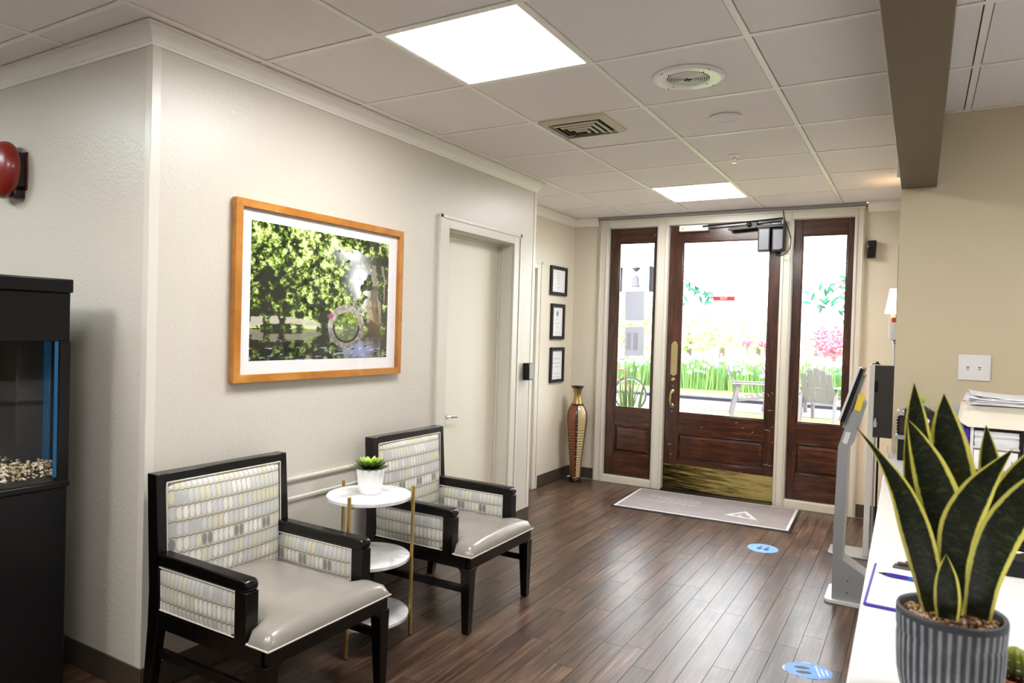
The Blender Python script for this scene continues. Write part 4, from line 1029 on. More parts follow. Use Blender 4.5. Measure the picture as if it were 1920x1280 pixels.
for u0, u1 in ((72, 92),):
    a_ = at_y(u0, 760, 1.385).x+3.02; b_ = at_y(u1, 760, 1.385).x+3.02
    b_ = min(b_, A1-.036)
    if b_ > a_: box_obj('blue_glow_backing', (a_, B1-.016, .86), (b_, B1-.012, 1.333), M['aqblue_glow'], aq)
box_obj('blue_corner_edge', (A1-.0005, B1-.052, .84), (A1+.0015, B1-.040, 1.334), M['aqblue_glow'], aq)
box_obj('filter_column', (A1-.30, B1-.11, .84), (A1-.14, B1-.018, 1.335), mat('smoked_plastic', (.02, .02, .022), .3), aq, .004)
for z, h_, m_ in ((1.21, .012, 'kbase'), (1.13, .030, 'clearp'), (1.085, .022, 'steel'), (1.165, .006, 'kbase')):
    box_obj('filter_tray', (A0+.05, B1-.10, z), (A0+.26, B1-.02, z+h_), M[m_], aq, .002)
fleshleaf(MB(), (A0+.2, B1-.06, 1.222), (.5, -.2, .6), (0, 0, 1), .08, .008, .002).build('plant_sprig', M['succ'], aq)
M['gravel'] = mat('aquarium_gravel', fn=lambda: ramp(white(vec(objrand(), (sep(wpos((90, 90, 90)))[0]).floor(), (sep(wpos((90, 90, 90)))[1]).floor())), [(0, srgb(90, 76, 52)), (.5, srgb(176, 160, 120)), (1, srgb(238, 232, 214))]), rough=.6)
rs = random.Random(2); mb = MB()
ico = [(0, 0, 1), (.894, 0, .447), (.276, .851, .447), (-.724, .526, .447), (-.724, -.526, .447), (.276, -.851, .447), (.724, .526, -.447), (-.276, .851, -.447), (-.894, 0, -.447), (-.276, -.851, -.447), (.724, -.526, -.447), (0, 0, -1)]
icf = [(0,1,2),(0,2,3),(0,3,4),(0,4,5),(0,5,1),(1,6,2),(2,7,3),(3,8,4),(4,9,5),(5,10,1),(6,7,2),(7,8,3),(8,9,4),(9,10,5),(10,6,1),(11,7,6),(11,8,7),(11,9,8),(11,10,9),(11,6,10)]
def pebbles(mb, pts, r0, r1, rs):
    for p in pts:
        r = rs.uniform(r0, r1); q = Matrix.Rotation(rs.uniform(0, 6), 3, 'Z') @ Matrix.Rotation(rs.uniform(0, 6), 3, 'X')
        s = Vector((r, r*rs.uniform(.6, 1), r*rs.uniform(.5, .9))); mb.add([Vector(p)+q@Vector((v[0]*s.x, v[1]*s.y, v[2]*s.z)) for v in ico], icf)
P_ = [(rs.uniform(A0+.02, A1-.016), rs.uniform(B0+.02, B1-.045), .885+rs.uniform(-.012, .012)) for _ in range(1500)]+[(A1-.014-rs.uniform(0, .006), rs.uniform(B0+.02, B1-.04), rs.uniform(.845, .90)) for _ in range(500)]
pebbles(mb, P_, .004, .0075, rs); o = mb.build('gravel', M['gravel'], aq, smooth=False); o['kind'] = 'stuff'
box_obj('gravel_bed', (A0+.01, B0+.01, .822), (A1-.018, B1-.016, .880), M['soil'], aq)

be = empty('fire_bell', (-3.485, YB, 2.058), label='red domed fire alarm bell on the left wall above the aquarium', cat='fire bell')
gong = [(.122, .040), (.1245, .046), (.1235, .058), (.116, .075), (.100, .089), (.075, .099), (.045, .105), (.014, .107)]
o = MB().lathe(gong, n=56, axis='y').build('gong', M['red'], be, angle=60)
for v in o.data.vertices: v.co.y *= -1
bmx = bmesh.new(); bmx.from_mesh(o.data); bmesh.ops.recalc_face_normals(bmx, faces=bmx.faces); bmx.to_mesh(o.data); bmx.free()
MB().lathe([(.010, -.104), (.010, -.113), (.004, -.116)], n=12, axis='y').build('centre_bolt', M['black'], be)
box_obj('back_box', (-.055, -.040, -.075), (.090, -.002, .075), M['black'], be, .004)
box_obj('back_plate', (.0, -.006, -.085), (.100, 0, .080), mat('dark_red_box', srgb(96, 26, 22), .4), be, .002)
box_obj('striker_housing', (.03, -.045, -.125), (.085, -.004, -.085), M['black'], be, .006)

# ================================================================== office wall: outlet plate and board edge
ot = empty('wall_plate', (.2245, YO, 1.3085), label='white double data outlet plate on the tan office wall', cat='outlet')
box_obj('plate', (-.064, -.007, -.060), (.064, 0, .060), M['whiteg'], ot, .003)
M['jackg'] = mat('jack_grey', srgb(150, 148, 146), .4)
for x in (-.026, .020):
    j = box_obj('data_jack', (x-.012, -.0085, -.012), (x+.012, -.007, .012), M['grid'], ot, .001)
    box_obj('port', (x-.006, -.0095, -.001), (x+.006, -.0083, .006), M['jackg'], j); box_obj('port', (x-.005, -.0095, -.009), (x+.005, -.0083, -.005), M['jackg'], j)
wbd = empty('wall_board', (.72, YO, 1.50), label='pale framed board at the right end of the office wall', cat='board')
box_obj('board_panel', (-.300, -.016, -.335), (.30, 0, .335), M['cream'], wbd, .003); box_obj('board_surface', (-.28, -.018, -.31), (.28, -.016, .31), M['white'], wbd)

# ================================================================== reception desk
DZ = .870
def edge(y): return -.085-.0136*(y-1.247)
ys_ = at_z(1657, 906, DZ).y
dk = empty('reception_desk', (.5, 2.2, 0), label='long white topped reception desk running back to the office wall', cat='desk')
o = Vector((.5, 2.2))
for y0, y1 in ((.55, ys_-.0015), (ys_+.0015, YO-.004)):
    MB().prism([(edge(y0)-o.x, y0-o.y), (1.15-o.x, y0-o.y), (1.15-o.x, y1-o.y), (edge(y1)-o.x, y1-o.y)], (DZ-.038, DZ), 'z').build('desktop', M['white'], dk, .004)
MB().prism([(edge(.6)+.03-o.x, .6-o.y), (edge(.6)+.055-o.x, .6-o.y), (edge(3.9)+.055-o.x, 3.9-o.y), (edge(3.9)+.03-o.x, 3.9-o.y)], (0, DZ-.038), 'z').build('front_panel', M['white'], dk)
for y in (.62, 2.2, 3.86): box_obj('support_panel', (edge(y)+.056-o.x, y-.012-o.y, 0), (1.1-o.x, y+.012-o.y, DZ-.038), M['white'], dk)

# clipboard with paper
cA, cB = at_z(1617.5, 1131, DZ+.004), at_z(1640, 1054, DZ+.004)
dv = (cB-cA); ang = math.atan2(dv.y, dv.x)-pi/2
cl = empty('clipboard', (cA.x, cA.y, DZ), rz=ang, label='purple clipboard holding white paper on the desk beyond the potted plant', cat='clipboard')
MB().prism(rrect(0, 0, .232, .322, .008), (0, .0035), 'z').build('board', M['purple'], cl, .001)
MB().prism([(.006, .010), (.222, .010), (.222, .316), (.006, .316)], (.0036, .0052), 'z').build('paper_sheet', M['paper'], cl)
mb = MB().prism([(.040, .294), (.150, .294), (.146, .318), (.138, .326), (.054, .326), (.044, .318)], (.0055, .012), 'z'); mb.tube([(.05, .312, .014), (.142, .312, .014)], .005, 8)
for x in (.070, .115): mb.cyl((x, .322, 0), .004, .008, .020, 10)
mb.build('spring_clip', mat('clip_metal', srgb(96, 90, 82), .35, .6), cl, .001)
lg = MB()
for k in range(30):
    a0, a1 = 2*pi*k/30, 2*pi*(k+1)/30; f = lambda a, s: (.112+(.044*s)*cos(a), .175+(.026*s)*sin(a))
    lg.prism([f(a0, 1), f(a1, 1), f(a1, .965), f(a0, .965)], (.0053, .0056), 'z')
lg.build('printed_oval', mat('faint_print', srgb(226, 206, 200), .8), cl, smooth=False)
pa, pb = at_z(1645, 1073, DZ+.010), at_z(1727, 1089, DZ+.010); d = (pb-pa).normalized(); ln = .142
pen = empty('ballpoint_pen', (pa.x, pa.y, DZ+.0105), rz=math.atan2(d.y, d.x), label='purple and bright blue ballpoint pen lying on the clipboard', cat='pen')
MB().lathe([(.0006, 0), (.0014, .004), (.0032, .014), (.0038, .020)], n=14, axis='x').build('pen_tip', M['black'], pen)
MB().lathe([(.0039, .019), (.0048, .030), (.0046, .062)], n=14, axis='x').build('grip', M['purple'], pen)
MB().lathe([(.0046, .062), (.0048, .13), (.003, .142)], n=14, axis='x').build('barrel', M['blue'], pen)

# ---- snake plant in a fluted pot
pc = at_z(1783, 1143, 1.020); PC = Vector((pc.x, pc.y, DZ)); rp = .0
rL, rR = at_z(1678, 1122, 1.020), at_z(1889, 1158, 1.020); PR = (rR-rL).length/2*1.00; PH = 1.020-DZ
sn = empty('snake_plant', PC, label='yellow edged snake plant in a ribbed dark grey pot on the front of the desk', cat='plant')
def potfn():
    u, v, _ = sep(coord('UV')); rib = ((u*6.28318*38).sin()*.5+.5); w_ = noise_n(coord('Object'), 26, 4, .65)
    k = (rib*1.2+w_*.9-.85).clamp()*(v.lt(.63)); wear = (noise_n(coord('Object'), 9, 5, .7)-.45).clamp()*1.1
    return mix((k+wear*.5).clamp(), srgb(58, 60, 68), srgb(160, 166, 172))
M['pot'] = mat('weathered_zinc_pot', fn=potfn, rough=.55, bump=lambda: noise_n(coord('Object'), 60, 3), bstr=.2)
H_ = PH
pp = [(.66, 0), (.80, .012/1), (.90, .03), (.955, .052), (.975, .08), (.985, H_-.045), (.965, H_-.036), (.985, H_-.033), (1.0, H_-.012), (1.0, H_-.003), (.985, H_), (.93, H_), (.90, H_-.004), (.885, H_-.02)]
MB().lathe([(a*PR, z) for a, z in pp], n=228, cap=True, rad=lambda a, z: 1-(.028*(.5-.5*sin(38*a)) if .01 < z < H_-.040 else 0)).build('pot', M['pot'], sn, angle=80)
for me_ in [sn.children[-1].data]:
    bmx = bmesh.new(); bmx.from_mesh(me_); top = [f for f in bmx.faces if len(f.verts) > 50 and f.calc_center_median().z > H_-.05]; bmesh.ops.delete(bmx, geom=top, context='FACES_ONLY'); bmx.to_mesh(me_); bmx.free()
MB().lathe([(.885*PR, H_-.022), (.4*PR, H_-.018), (.002, H_-.017)], n=32).build('soil', M['soil'], sn)
M['chips'] = mat('bark_chips', fn=lambda: ramp(white(vec((sep(wpos((160, 160, 160)))[0]).floor(), (sep(wpos((160, 160, 160)))[1]).floor(), 0.0)), [(0, srgb(96, 60, 34)), (.5, srgb(178, 140, 100)), (1, srgb(224, 200, 170))]), rough=.8)
rs = random.Random(5); mb = MB(); pts = []
for _ in range(700):
    a, r = rs.uniform(0, 2*pi), PR*.86*rs.random()**.5; pts.append((r*cos(a), r*sin(a), H_-.014+rs.uniform(-.003, .004)))
pebbles(mb, pts, .0022, .0048, rs); o_ = mb.build('bark_chips', M['chips'], sn, smooth=False); o_['kind'] = 'stuff'
def sleaf():
    u, v, _ = sep(coord('UV')); e = ((u-.5).abs()*2 + (noise_n(vec(u*2, v*16, objrand()*9), 2, 3)-.5)*.10)
    band = noise_n(vec(u*2.2, v*26, objrand()*20), 1.6, 4, .6, .8); g_ = ramp(band, [(.38, srgb(7, 11, 6)), (.55, srgb(22, 34, 14)), (.70, srgb(60, 78, 36))])
    yl = ramp(noise_n(vec(u*30, v*3, 1.0), 2, 3), [(.3, srgb(236, 230, 84)), (.7, srgb(252, 246, 140))])
    return mix(((e-.75)*18).clamp(), g_, yl)
M['snake'] = mat('snake_plant_leaf', fn=sleaf, rough=.32, spec=.55)
VIEW = fw
def snake(ctrl, lean=0.0, fold=.28, twist=0.0):
    """ctrl: (px, py, width px, world y) from soil to tip; real 3D ribbon with thickness and a folded cross-section"""
    C = [(at_y(x, y, Y), w_) for x, y, w_, Y in ctrl]; n = 22; P = []; W = []
    m_ = len(C)-1
    for k in range(n+1):
        t = k/n*m_; i = min(int(t), m_-1); f = t-i; g4 = [C[max(i-1, 0)], C[i], C[i+1], C[min(i+2, m_)]]
        cr_ = lambda a, b, c, d: .5*((2*b)+(c-a)*f+(2*a-5*b+4*c-d)*f*f+(3*b-a-3*c+d)*f**3)
        P.append(cr_(*[q[0] for q in g4])); W.append(max(.6, cr_(*[float(q[1]) for q in g4])))
    vs = []; uv = []; fs = []; K = 9; Lc = [0]
    for k in range(1, n+1): Lc.append(Lc[-1]+(P[k]-P[k-1]).length)
    for k in range(n+1):
        T_ = (P[min(k+1, n)]-P[max(k-1, 0)]).normalized(); view = (P[k]-EYE).normalized(); sd = T_.cross(view).normalized(); sd = -sd if sd.dot(rt) < 0 else sd
        nn = sd.cross(T_).normalized(); nn = -nn if nn.dot(view) > 0 else nn       # towards the viewer side
        a = twist*(k/n); s2 = sd*cos(a)+nn*sin(a); n2 = nn*cos(a)-sd*sin(a)
        hw_ = W[k]*(P[k]-EYE).dot(fw)/F/2/max(.35, cos(a)); th = min(.0022, hw_*.5)
        for side in (1, -1):
            for j in range(K):
                s = -1+2*j/(K-1); vs.append(P[k]+s2*hw_*s*side+n2*(fold*hw_*(s*s-.4))+n2*(th*side*(1-s*s*.8)))
    R2 = 2*K
    for k in range(n):
        for j in range(R2):
            jj = (j+1) % R2; fs.append((k*R2+j, k*R2+jj, (k+1)*R2+jj, (k+1)*R2+j))
            ua = (j % K)/(K-1) if j < K else 1-((j-K)/(K-1)); ub = ((jj % K)/(K-1) if jj < K else 1-((jj-K)/(K-1)))
            uv.append([(ua, Lc[k]*4), (ub, Lc[k]*4), (ub, Lc[k+1]*4), (ua, Lc[k+1]*4)])
    fs += [tuple(reversed(range(R2))), tuple(range(n*R2, n*R2+R2))]; uv += [[(0, 0)]*R2]*2
    vs = [v-PC for v in vs]
    return MB().add(vs, fs, uv).build('leaf', M['snake'], sn, angle=50)
Y0 = PC.y
snake([(1760, 1150, 30, Y0+.02), (1750, 1040, 52, Y0+.03), (1738, 930, 58, Y0+.035), (1722, 830, 46, Y0+.04), (1717, 770, 30, Y0+.045), (1714, 718, 1, Y0+.045)])
snake([(1800, 1150, 40, Y0+.03), (1800, 1040, 66, Y0+.035), (1792, 930, 76, Y0+.04), (1781, 845, 66, Y0+.045), (1773, 785, 40, Y0+.05), (1770, 738, 1, Y0+.05)])
snake([(1825, 1145, 26, Y0+.03), (1838, 1050, 42, Y0+.04), (1855, 950, 46, Y0+.05), (1858, 890, 42, Y0+.05), (1853, 840, 26, Y0+.055), (1849, 797, 1, Y0+.055)])
snake([(1768, 1150, 26, Y0+.005), (1742, 1040, 40, Y0+.01), (1718, 940, 36, Y0+.015), (1704, 860, 18, Y0+.02), (1701, 785, 1, Y0+.02)], fold=.5)
snake([(1750, 1146, 36, Y0-.005), (1736, 1070, 50, Y0-.01), (1715, 990, 54, Y0-.015), (1688, 918, 38, Y0-.015), (1648, 853, 13, Y0-.01), (1604, 799, 1, Y0)])
snake([(1786, 1150, 34, Y0-.005), (1786, 1060, 58, Y0-.005), (1768, 960, 74, Y0), (1743, 880, 60, Y0+.01), (1720, 825, 32, Y0+.015), (1702, 786, 1, Y0+.02)])
snake([(1800, 1150, 34, Y0-.005), (1788, 1070, 48, Y0-.01), (1798, 990, 64, Y0-.01), (1830, 925, 54, Y0-.01), (1866, 878, 26, Y0-.005), (1899, 842, 1, Y0)])
snake([(1826, 1150, 30, Y0+.015), (1836, 1080, 34, Y0+.02), (1852, 1000, 42, Y0+.02), (1888, 925, 46, Y0+.025), (1930, 868, 34, Y0+.03), (1975, 820, 1, Y0+.03)])
snake([(1832, 1158, 44, Y0-.01), (1846, 1080, 56, Y0-.015), (1876, 1000, 68, Y0-.02), (1922, 935, 56, Y0-.02), (1965, 890, 30, Y0-.02), (2005, 850, 1, Y0-.02)])
snake([(1776, 1160, 36, Y0-.03), (1776, 1120, 44, Y0-.032), (1775, 1078, 34, Y0-.032), (1774, 1038, 1, Y0-.03)])

# ---- small cactus in a terracotta pot
cc = at_z(1893, 1262, .915); ca = empty('small_cactus', (cc.x+.006, cc.y, DZ), label='small round green cactus in a terracotta pot at the right edge of the desk', cat='plant')
M['terra'] = mat('terracotta', srgb(176, 86, 50), .8)
MB().lathe([(.022, 0), (.028, .028), (.033, .029), (.034, .044), (.029, .044), (.027, .036)], n=32).build('pot', M['terra'], ca)
MB().lathe([(.028, .034), (.002, .037)], n=20).build('soil', M['soil'], ca)
M['cact'] = mat('cactus_green', fn=lambda: ramp(sep(coord('Object'))[2]*18-.9, [(0, srgb(30, 50, 10)), (1, srgb(170, 180, 30))]), rough=.5)
cb = MB().lathe([(.008, .034), (.017, .042), (.021, .055), (.020, .070), (.013, .083), (.003, .088)], n=72, rad=lambda a, z: 1-.09*(.5-.5*cos(12*a))).build('cactus_body', M['cact'], ca, angle=80)
mb = MB()
for k in range(12):
    for z, r in ((.048, .0195), (.060, .0212), (.072, .0188), (.082, .0125)):
        a = 2*pi*k/12; mb.tube([(r*cos(a), r*sin(a), z), ((r+.006)*cos(a+.15), (r+.006)*sin(a+.15), z+.002)], .0004, 4)
mb.build('spines', M['cream'], cb)

# ---- things at the back of the desk
M['brownb'] = mat('dark_brown_leather', srgb(34, 20, 16), .28, coat=.3)
hb = empty('arched_handbag', (0.0, 3.80, DZ), label='dark brown arched handbag with metal studs standing on a black box by the wall', cat='bag')
arc = [(-.076, .115), (-.078, .19), (-.066, .225), (-.03, .248), (.03, .252), (.066, .232), (.080, .19), (.080, .115)]
MB().prism(arc, (-.045, .055), 'y').build('bag_body', M['brownb'], hb, .006)
mb = MB(); ar = [(-.077, .118), (-.079, .19), (-.067, .226), (-.03, .249), (.03, .253), (.067, .233), (.081, .19), (.081, .118)]
mb.tube([(x, -.045, z) for x, z in ar], .0035, 8); mb.build('bag_piping', M['black'], hb)
mb = MB()
for i in range(len(ar)-1):
    for k in range(5):
        t = k/5; mb.lathe([(.0026, 0), (.0018, -.002)], (ar[i][0]+(ar[i+1][0]-ar[i][0])*t, -.0485, ar[i][1]+(ar[i+1][1]-ar[i][1])*t), 8, axis='y')
o_ = mb.build('stud', M['chrome'], hb); o_['kind'] = 'stuff'
box_obj('metal_corner', (-.080, -.050, .205), (-.050, .02, .232), M['chrome'], hb, .004)
MB().lathe([(.012, 0), (.011, -.004), (.003, -.006)], (.040, -.046, .188), 20, axis='y').build('round_clasp', M['whiteg'], hb)
bb = empty('black_box', (0.0, 3.79, DZ), label='black storage box with a grey lid under the brown handbag', cat='box')
box_obj('box_body', (-.074, -.075, 0), (.082, .075, .098), M['black'], bb, .003); box_obj('box_lid', (-.084, -.085, .098), (.088, .085, .1145), mat('grey_lid', srgb(150, 150, 156), .35), bb, .003)
tu = MB().lathe([(.013, .0), (.015, .002), (.017, .055), (.0155, .055), (.0135, .004), (.001, .003)], n=24, cap=False).build('glass_tumbler', M['glass']); tu.location = (-.100, 3.74, DZ); tag(tu, 'tiny clear glass tumbler at the far left corner of the desk', 'glass')
og = empty('orchid_sprig', (.012, 3.80, DZ+.252), label='small sprig with a light green leaf and dark red buds above the handbag', cat='plant')
mb = MB().tube([(0, 0, 0), (.004, 0, .012), (-.008, 0, .024), (-.020, 0, .034)], .0016, 6); mb.tube([(.004, 0, .010), (.012, 0, .018)], .0018, 6); mb.build('stem', M['black'], og)
fleshleaf(MB(), (.006, 0, .014), (.10, -.1, .9), (0, -1, .2), .036, .012, .002).build('leaf', M['succl'], og)
for x, z in ((-.018, .036), (-.022, .026), (-.014, .028)): MB().add([(x+v[0]*.006, v[1]*.006, z+v[2]*.007) for v in ico], icf).build('bud', mat('dark_red_bud', srgb(110, 14, 24), .5), og)

# file tower: white organiser, cream folder box, papers
ft = empty('file_organizer', (.30, 3.52, DZ), label='white desktop file organizer with stacked paper and a black right side', cat='organizer')
X0, X1 = -.110, .145
box_obj('side_panel', (X0, -.12, 0), (X0+.012, .14, .215), M['white'], ft, .002); tag(box_obj('side_panel', (.056, -.125, 0), (.068, .14, .215), M['black'], ft, .002), 'black right side')
for z in (0, .130, .205): box_obj('shelf', (X0+.012, -.12, z), (.056, .14, z+.008), M['white'] if z < .2 else M['black'], ft, .001)
for k in range(12):
    box_obj('paper_sheet', (X0+.013+random.uniform(0, .003), -.118+random.uniform(0, .01), .139+k*.0052), (.055-random.uniform(0, .003), .12, .139+k*.0052+.0042), M['paper'], ft)
box_obj('paper_sheet', (X0+.018, -.122, .010), (.05, .12, .040), M['paper'], ft); box_obj('drawer_front', (X0+.014, -.124, .045), (.05, -.116, .122), M['whiteg'], ft, .002)
mb = MB().prism([(-.145, .230), (-.120, .215), (.150, .215), (.150, .305), (-.135, .300)], (-.135, .12), 'y')
cf = mb.build('folder_box', M['cream']); cf.location = (.30, 3.52, DZ); tag(cf, 'cream folder box lying on top of the white file organizer', 'folder')
for v in cf.data.vertices: v.co.z += .0
mb = MB(); rs = random.Random(11)
pst = empty('paper_pile', (.31, 3.50, DZ+.307), label='loose pile of white papers on top of the cream folder box', cat='papers')
for k in range(10):
    a_ = rs.uniform(-.10, .10); dx, dy = rs.uniform(-.012, .012), rs.uniform(-.01, .01); nx_, ny_ = 8, 6; vs = []; fs = []; cu = rs.uniform(0, .022)
    for i in range(nx_+1):
        for j in range(ny_+1):
            x = -.130+.26*i/nx_; y = -.145+.25*j/ny_; u_ = (i/nx_-.5)*2; q_ = 1-j/ny_
            z = .0032*k+.0012+(cu*abs(u_)**3*(u_ < 0)*(k > 5))+(.003*(1+sin(i*1.1+k*2)) if k > 6 else 0)-(.006*q_**3 if k > 7 else 0)
            vs.append((x*cos(a_)-y*sin(a_)+dx, x*sin(a_)+y*cos(a_)+dy, z))
    n_ = len(vs); vs += [(v[0], v[1], v[2]+.0026) for v in vs]; c_ = ny_+1
    for i in range(nx_):
        for j in range(ny_): q = [i*c_+j, (i+1)*c_+j, (i+1)*c_+j+1, i*c_+j+1]; fs += [tuple(q), tuple(n_+e for e in reversed(q))]
    for i in range(nx_): a = i*c_; b_ = a+c_; fs += [(a, n_+a, n_+b_, b_), (a+ny_, b_+ny_, n_+b_+ny_, n_+a+ny_)]
    for j in range(ny_): a = j; fs += [(a, a+1, n_+a+1, n_+a), (nx_*c_+a, n_+nx_*c_+a, n_+nx_*c_+a+1, nx_*c_+a+1)]
    MB().add(vs, fs).build('sheet', M['paper'], pst, angle=60)
gc = box_obj('grey_card', (-.022, -.002, 0), (.022, .002, .28), mat('grey_card', srgb(196, 196, 200), .6)); gc.location = (.150, 3.66, DZ); tag(gc, 'upright light grey card standing between the handbag and the file organizer', 'card')
pb_ = empty('purple_binder', (.177, 3.50, DZ), label='slim deep purple binder standing against the file organizer', cat='binder')
box_obj('binder_cover', (-.014, -.10, 0), (.010, .13, .205), M['purple'], pb_, .003); MB().lathe([(.005, 0), (.005, .010)], (-.004, -.08, .205), 12).build('binder_knob', M['black'], pb_)
def bclip(px, py, label, rz):
    p = at_z(px, py, DZ); t = empty('binder_clip', (p.x, p.y, DZ), rz=rz, label=label, cat='binder clip', group='black binder clips on the desk')
    MB().prism([(-.018, 0), (.018, 0), (.006, .055), (-.006, .055)], (-.022, .022), 'y').build('clip_body', M['black'], t, .002)
    MB().tube([(-.012, 0, .05), (-.020, -.012, .075), (-.022, 0, .095), (-.020, .012, .075), (-.012, 0, .05)], .0016, 6).build('wire_handle', M['chrome'], t)
bclip(1828, 905, 'black binder clip on the desk in front of the file organizer', .3)
bclip(1908, 912, 'black binder clip at the right frame edge by the file organizer', -.2)
# cable nest, adapter, note
p0 = at_z(1897, 1078, DZ); ad = empty('power_adapter', (p0.x+.03, p0.y+.02, DZ), rz=.06, label='black power adapter block on the desk under a tangle of cables', cat='power adapter')
box_obj('adapter_case', (-.075, -.035, 0), (.09, .045, .040), M['black'], ad, .006)
rs = random.Random(21)
for j, lab in enumerate(('thin black cable coiled loosely on top of the power adapter', 'second black cable with a plug, tangled behind the power adapter')):
    cxy = Vector((p0.x+.04+.03*j, p0.y+.05+.06*j, DZ)); pts = []
    for k in range(70):
        a = k*.36+j; r = .045+.018*sin(k*.31+j*2); pts.append(cxy+Vector((r*1.5*cos(a), r*.8*sin(a), (.046 if j == 0 else .012)+.008*sin(k*.7)+k*.0003)))
    cbo = MB().tube(pts, .0024, 6).build('cable_coil', M['black'], None); tag(cbo, lab, 'cable')
pg = empty('usb_plug', at_z(1912, 1016, DZ+.05), rz=.7, rot=(0, -.3, .7), label='black cable plug with a teal tip among the cables', cat='plug')
box_obj('plug_body', (-.012, -.006, -.005), (.012, .006, .005), M['black'], pg, .002); box_obj('plug_tip', (.012, -.004, -.003), (.020, .004, .003), mat('teal_tip', srgb(60, 170, 160), .4), pg)
q0 = at_z(1908, 986, DZ); nt = empty('note_sheet', (q0.x+.03, q0.y, DZ), rz=-.15, label='white note sheet with a blue line lying behind the cables', cat='paper')
box_obj('sheet', (-.09, -.06, 0), (.09, .06, .0012), M['paper'], nt); box_obj('blue_line', (-.05, .012, .0012), (.05, .017, .0016), M['blue'], nt)
# ================================================================== OUTDOORS
GZ = -.06
def gfn(a, b, sc=3):
    return lambda: mix(noise_n(wpos(), sc, 5, .65), a, b)
M['lawn'] = mat('lawn_green', fn=gfn(srgb(92, 108, 44), srgb(132, 142, 76), 2.2), rough=.9)
M['paving'] = mat('pinkish_paving', fn=gfn(srgb(86, 79, 81), srgb(104, 96, 98), 6), rough=.8)
M['curb'] = mat('dark_curb', srgb(26, 28, 38), .8)
struct('ground', MB().box((-60, YD+.16, -.4), (40, 110, GZ-.004)), M['lawn'])
struct('porch_paving', MB().box((-14, YD+.16, -.39), (8, 9.4, GZ+.004)), M['paving'])
struct('garden_path', MB().box((-30, 14.1, -.39), (20, 16.0, GZ+.006)), M['paving'])
struct('path_curb', MB().box((-30, 16.0, -.39), (20, 16.35, GZ+.07)), M['curb'])
struct('garden_lawn', MB().box((-40, 16.35, -.39), (30, 30, GZ+.06)), M['lawn'])

rs = random.Random(31)
M['gblade'] = mat('tall_grass_blade', fn=lambda: mix(white(vec((sep(wpos((9, 9, 9)))[0]).floor(), (sep(wpos((9, 9, 9)))[1]).floor(), 0.0)), srgb(58, 104, 44), srgb(128, 160, 84)), rough=.7)
M['gflower'] = mat('pale_blue_petals', fn=lambda: mix(white(vec((sep(wpos((5, 5, 5)))[0]).floor(), (sep(wpos((5, 5, 5)))[2]).floor(), 0.0)), srgb(150, 160, 235), srgb(238, 236, 250)), rough=.7)
mb = MB(); mf = MB()
for _ in range(5200):
    y = rs.uniform(18.2, 21.0); x = rs.uniform(-8.8, .6)+(y-18)*-.35; h = rs.uniform(.45, .95); l = rs.uniform(-.12, .12); w_ = rs.uniform(.010, .022)
    mb.add([(x-w_, y, GZ+.05), (x+w_, y+.004, GZ+.05), (x+l*.4+w_*.8, y, GZ+h*.6), (x+l*.4-w_*.8, y+.01, GZ+h*.6), (x+l, y, GZ+h)], [(0, 1, 2, 3), (3, 2, 4)])
    if rs.random() < .17:
        r = rs.uniform(.03, .055); mf.add([(x+l+v[0]*r, y+v[1]*r, GZ+h+v[2]*r*1.3) for v in ico], icf)
o = mb.build('tall_grass', M['gblade'], smooth=False); tag(o, 'bed of tall bright green grass behind the garden path outside', 'grass', kind='stuff')
o2 = mf.build('iris_flowers', M['gflower'], o, smooth=False); tag(o2, 'pale blue and white iris flowers', kind='stuff')

# trees and shrubs
def crown_mesh(mb, c, rx, ry, rz, n, s, rs):
    for _ in range(n):
        while True:
            p = Vector((rs.uniform(-1, 1), rs.uniform(-1, 1), rs.uniform(-1, 1)))
            if .25 < p.length < 1: break
        q = Vector(c)+Vector((p.x*rx, p.y*ry, p.z*rz)); a = Vector((rs.gauss(0, 1), rs.gauss(0, 1), rs.gauss(0, 1))).normalized(); b = a.cross(Vector((rs.gauss(0, 1), rs.gauss(0, 1), rs.gauss(0, 1)))).normalized()
        k = s*rs.uniform(.6, 1.4); mb.add([q-a*k, q+b*k*.45, q+a*k, q-b*k*.45], [(0, 1, 2, 3)])
    return mb
M['bark'] = mat('tree_bark', srgb(120, 104, 92), .9)
M['leafg'] = mat('pale_green_leaves', fn=lambda: mix(noise_n(wpos(), 1.6, 3), srgb(160, 200, 134), srgb(210, 228, 178)), rough=.8)
M['leafp'] = mat('pink_blossom', srgb(222, 130, 160), .8)
M['leaft'] = mat('cool_green_leaves', srgb(46, 120, 92), .7)
def tree(name, px, Y, r, h, m, label, cat, n=500, s=.25, grp=None, hz=None):
    p = at_y(px, 700, Y); t = empty(name, (p.x, Y, GZ), label=label, cat=cat, group=grp); hz = hz or r*.75
    crown_mesh(MB(), (0, 0, h-hz), r, r, hz, n, s, rs).build('crown', m, t, smooth=False)
    MB().tube([(0, 0, 0), (.05, 0, (h-hz)*.5), (0, .05, h-hz)], .05*r+.03, 8, [1, .8, .5]).build('trunk', M['bark'], t)
tree('blossom_tree', 1560, 29, .85, 2.0, M['leafp'], 'round pink blossoming tree seen through the right sidelight', 'tree', 700, .11)
for px, l in ((1398, 'low pink flowering shrub, left of a pair seen through the entrance door'), (1432, 'low pink flowering shrub, right of a pair seen through the entrance door')): tree('flowering_shrub', px, 24, .22, 1.40, M['leafp'], l, 'shrub', 160, .06, 'pink shrubs beyond the lawn', .13)
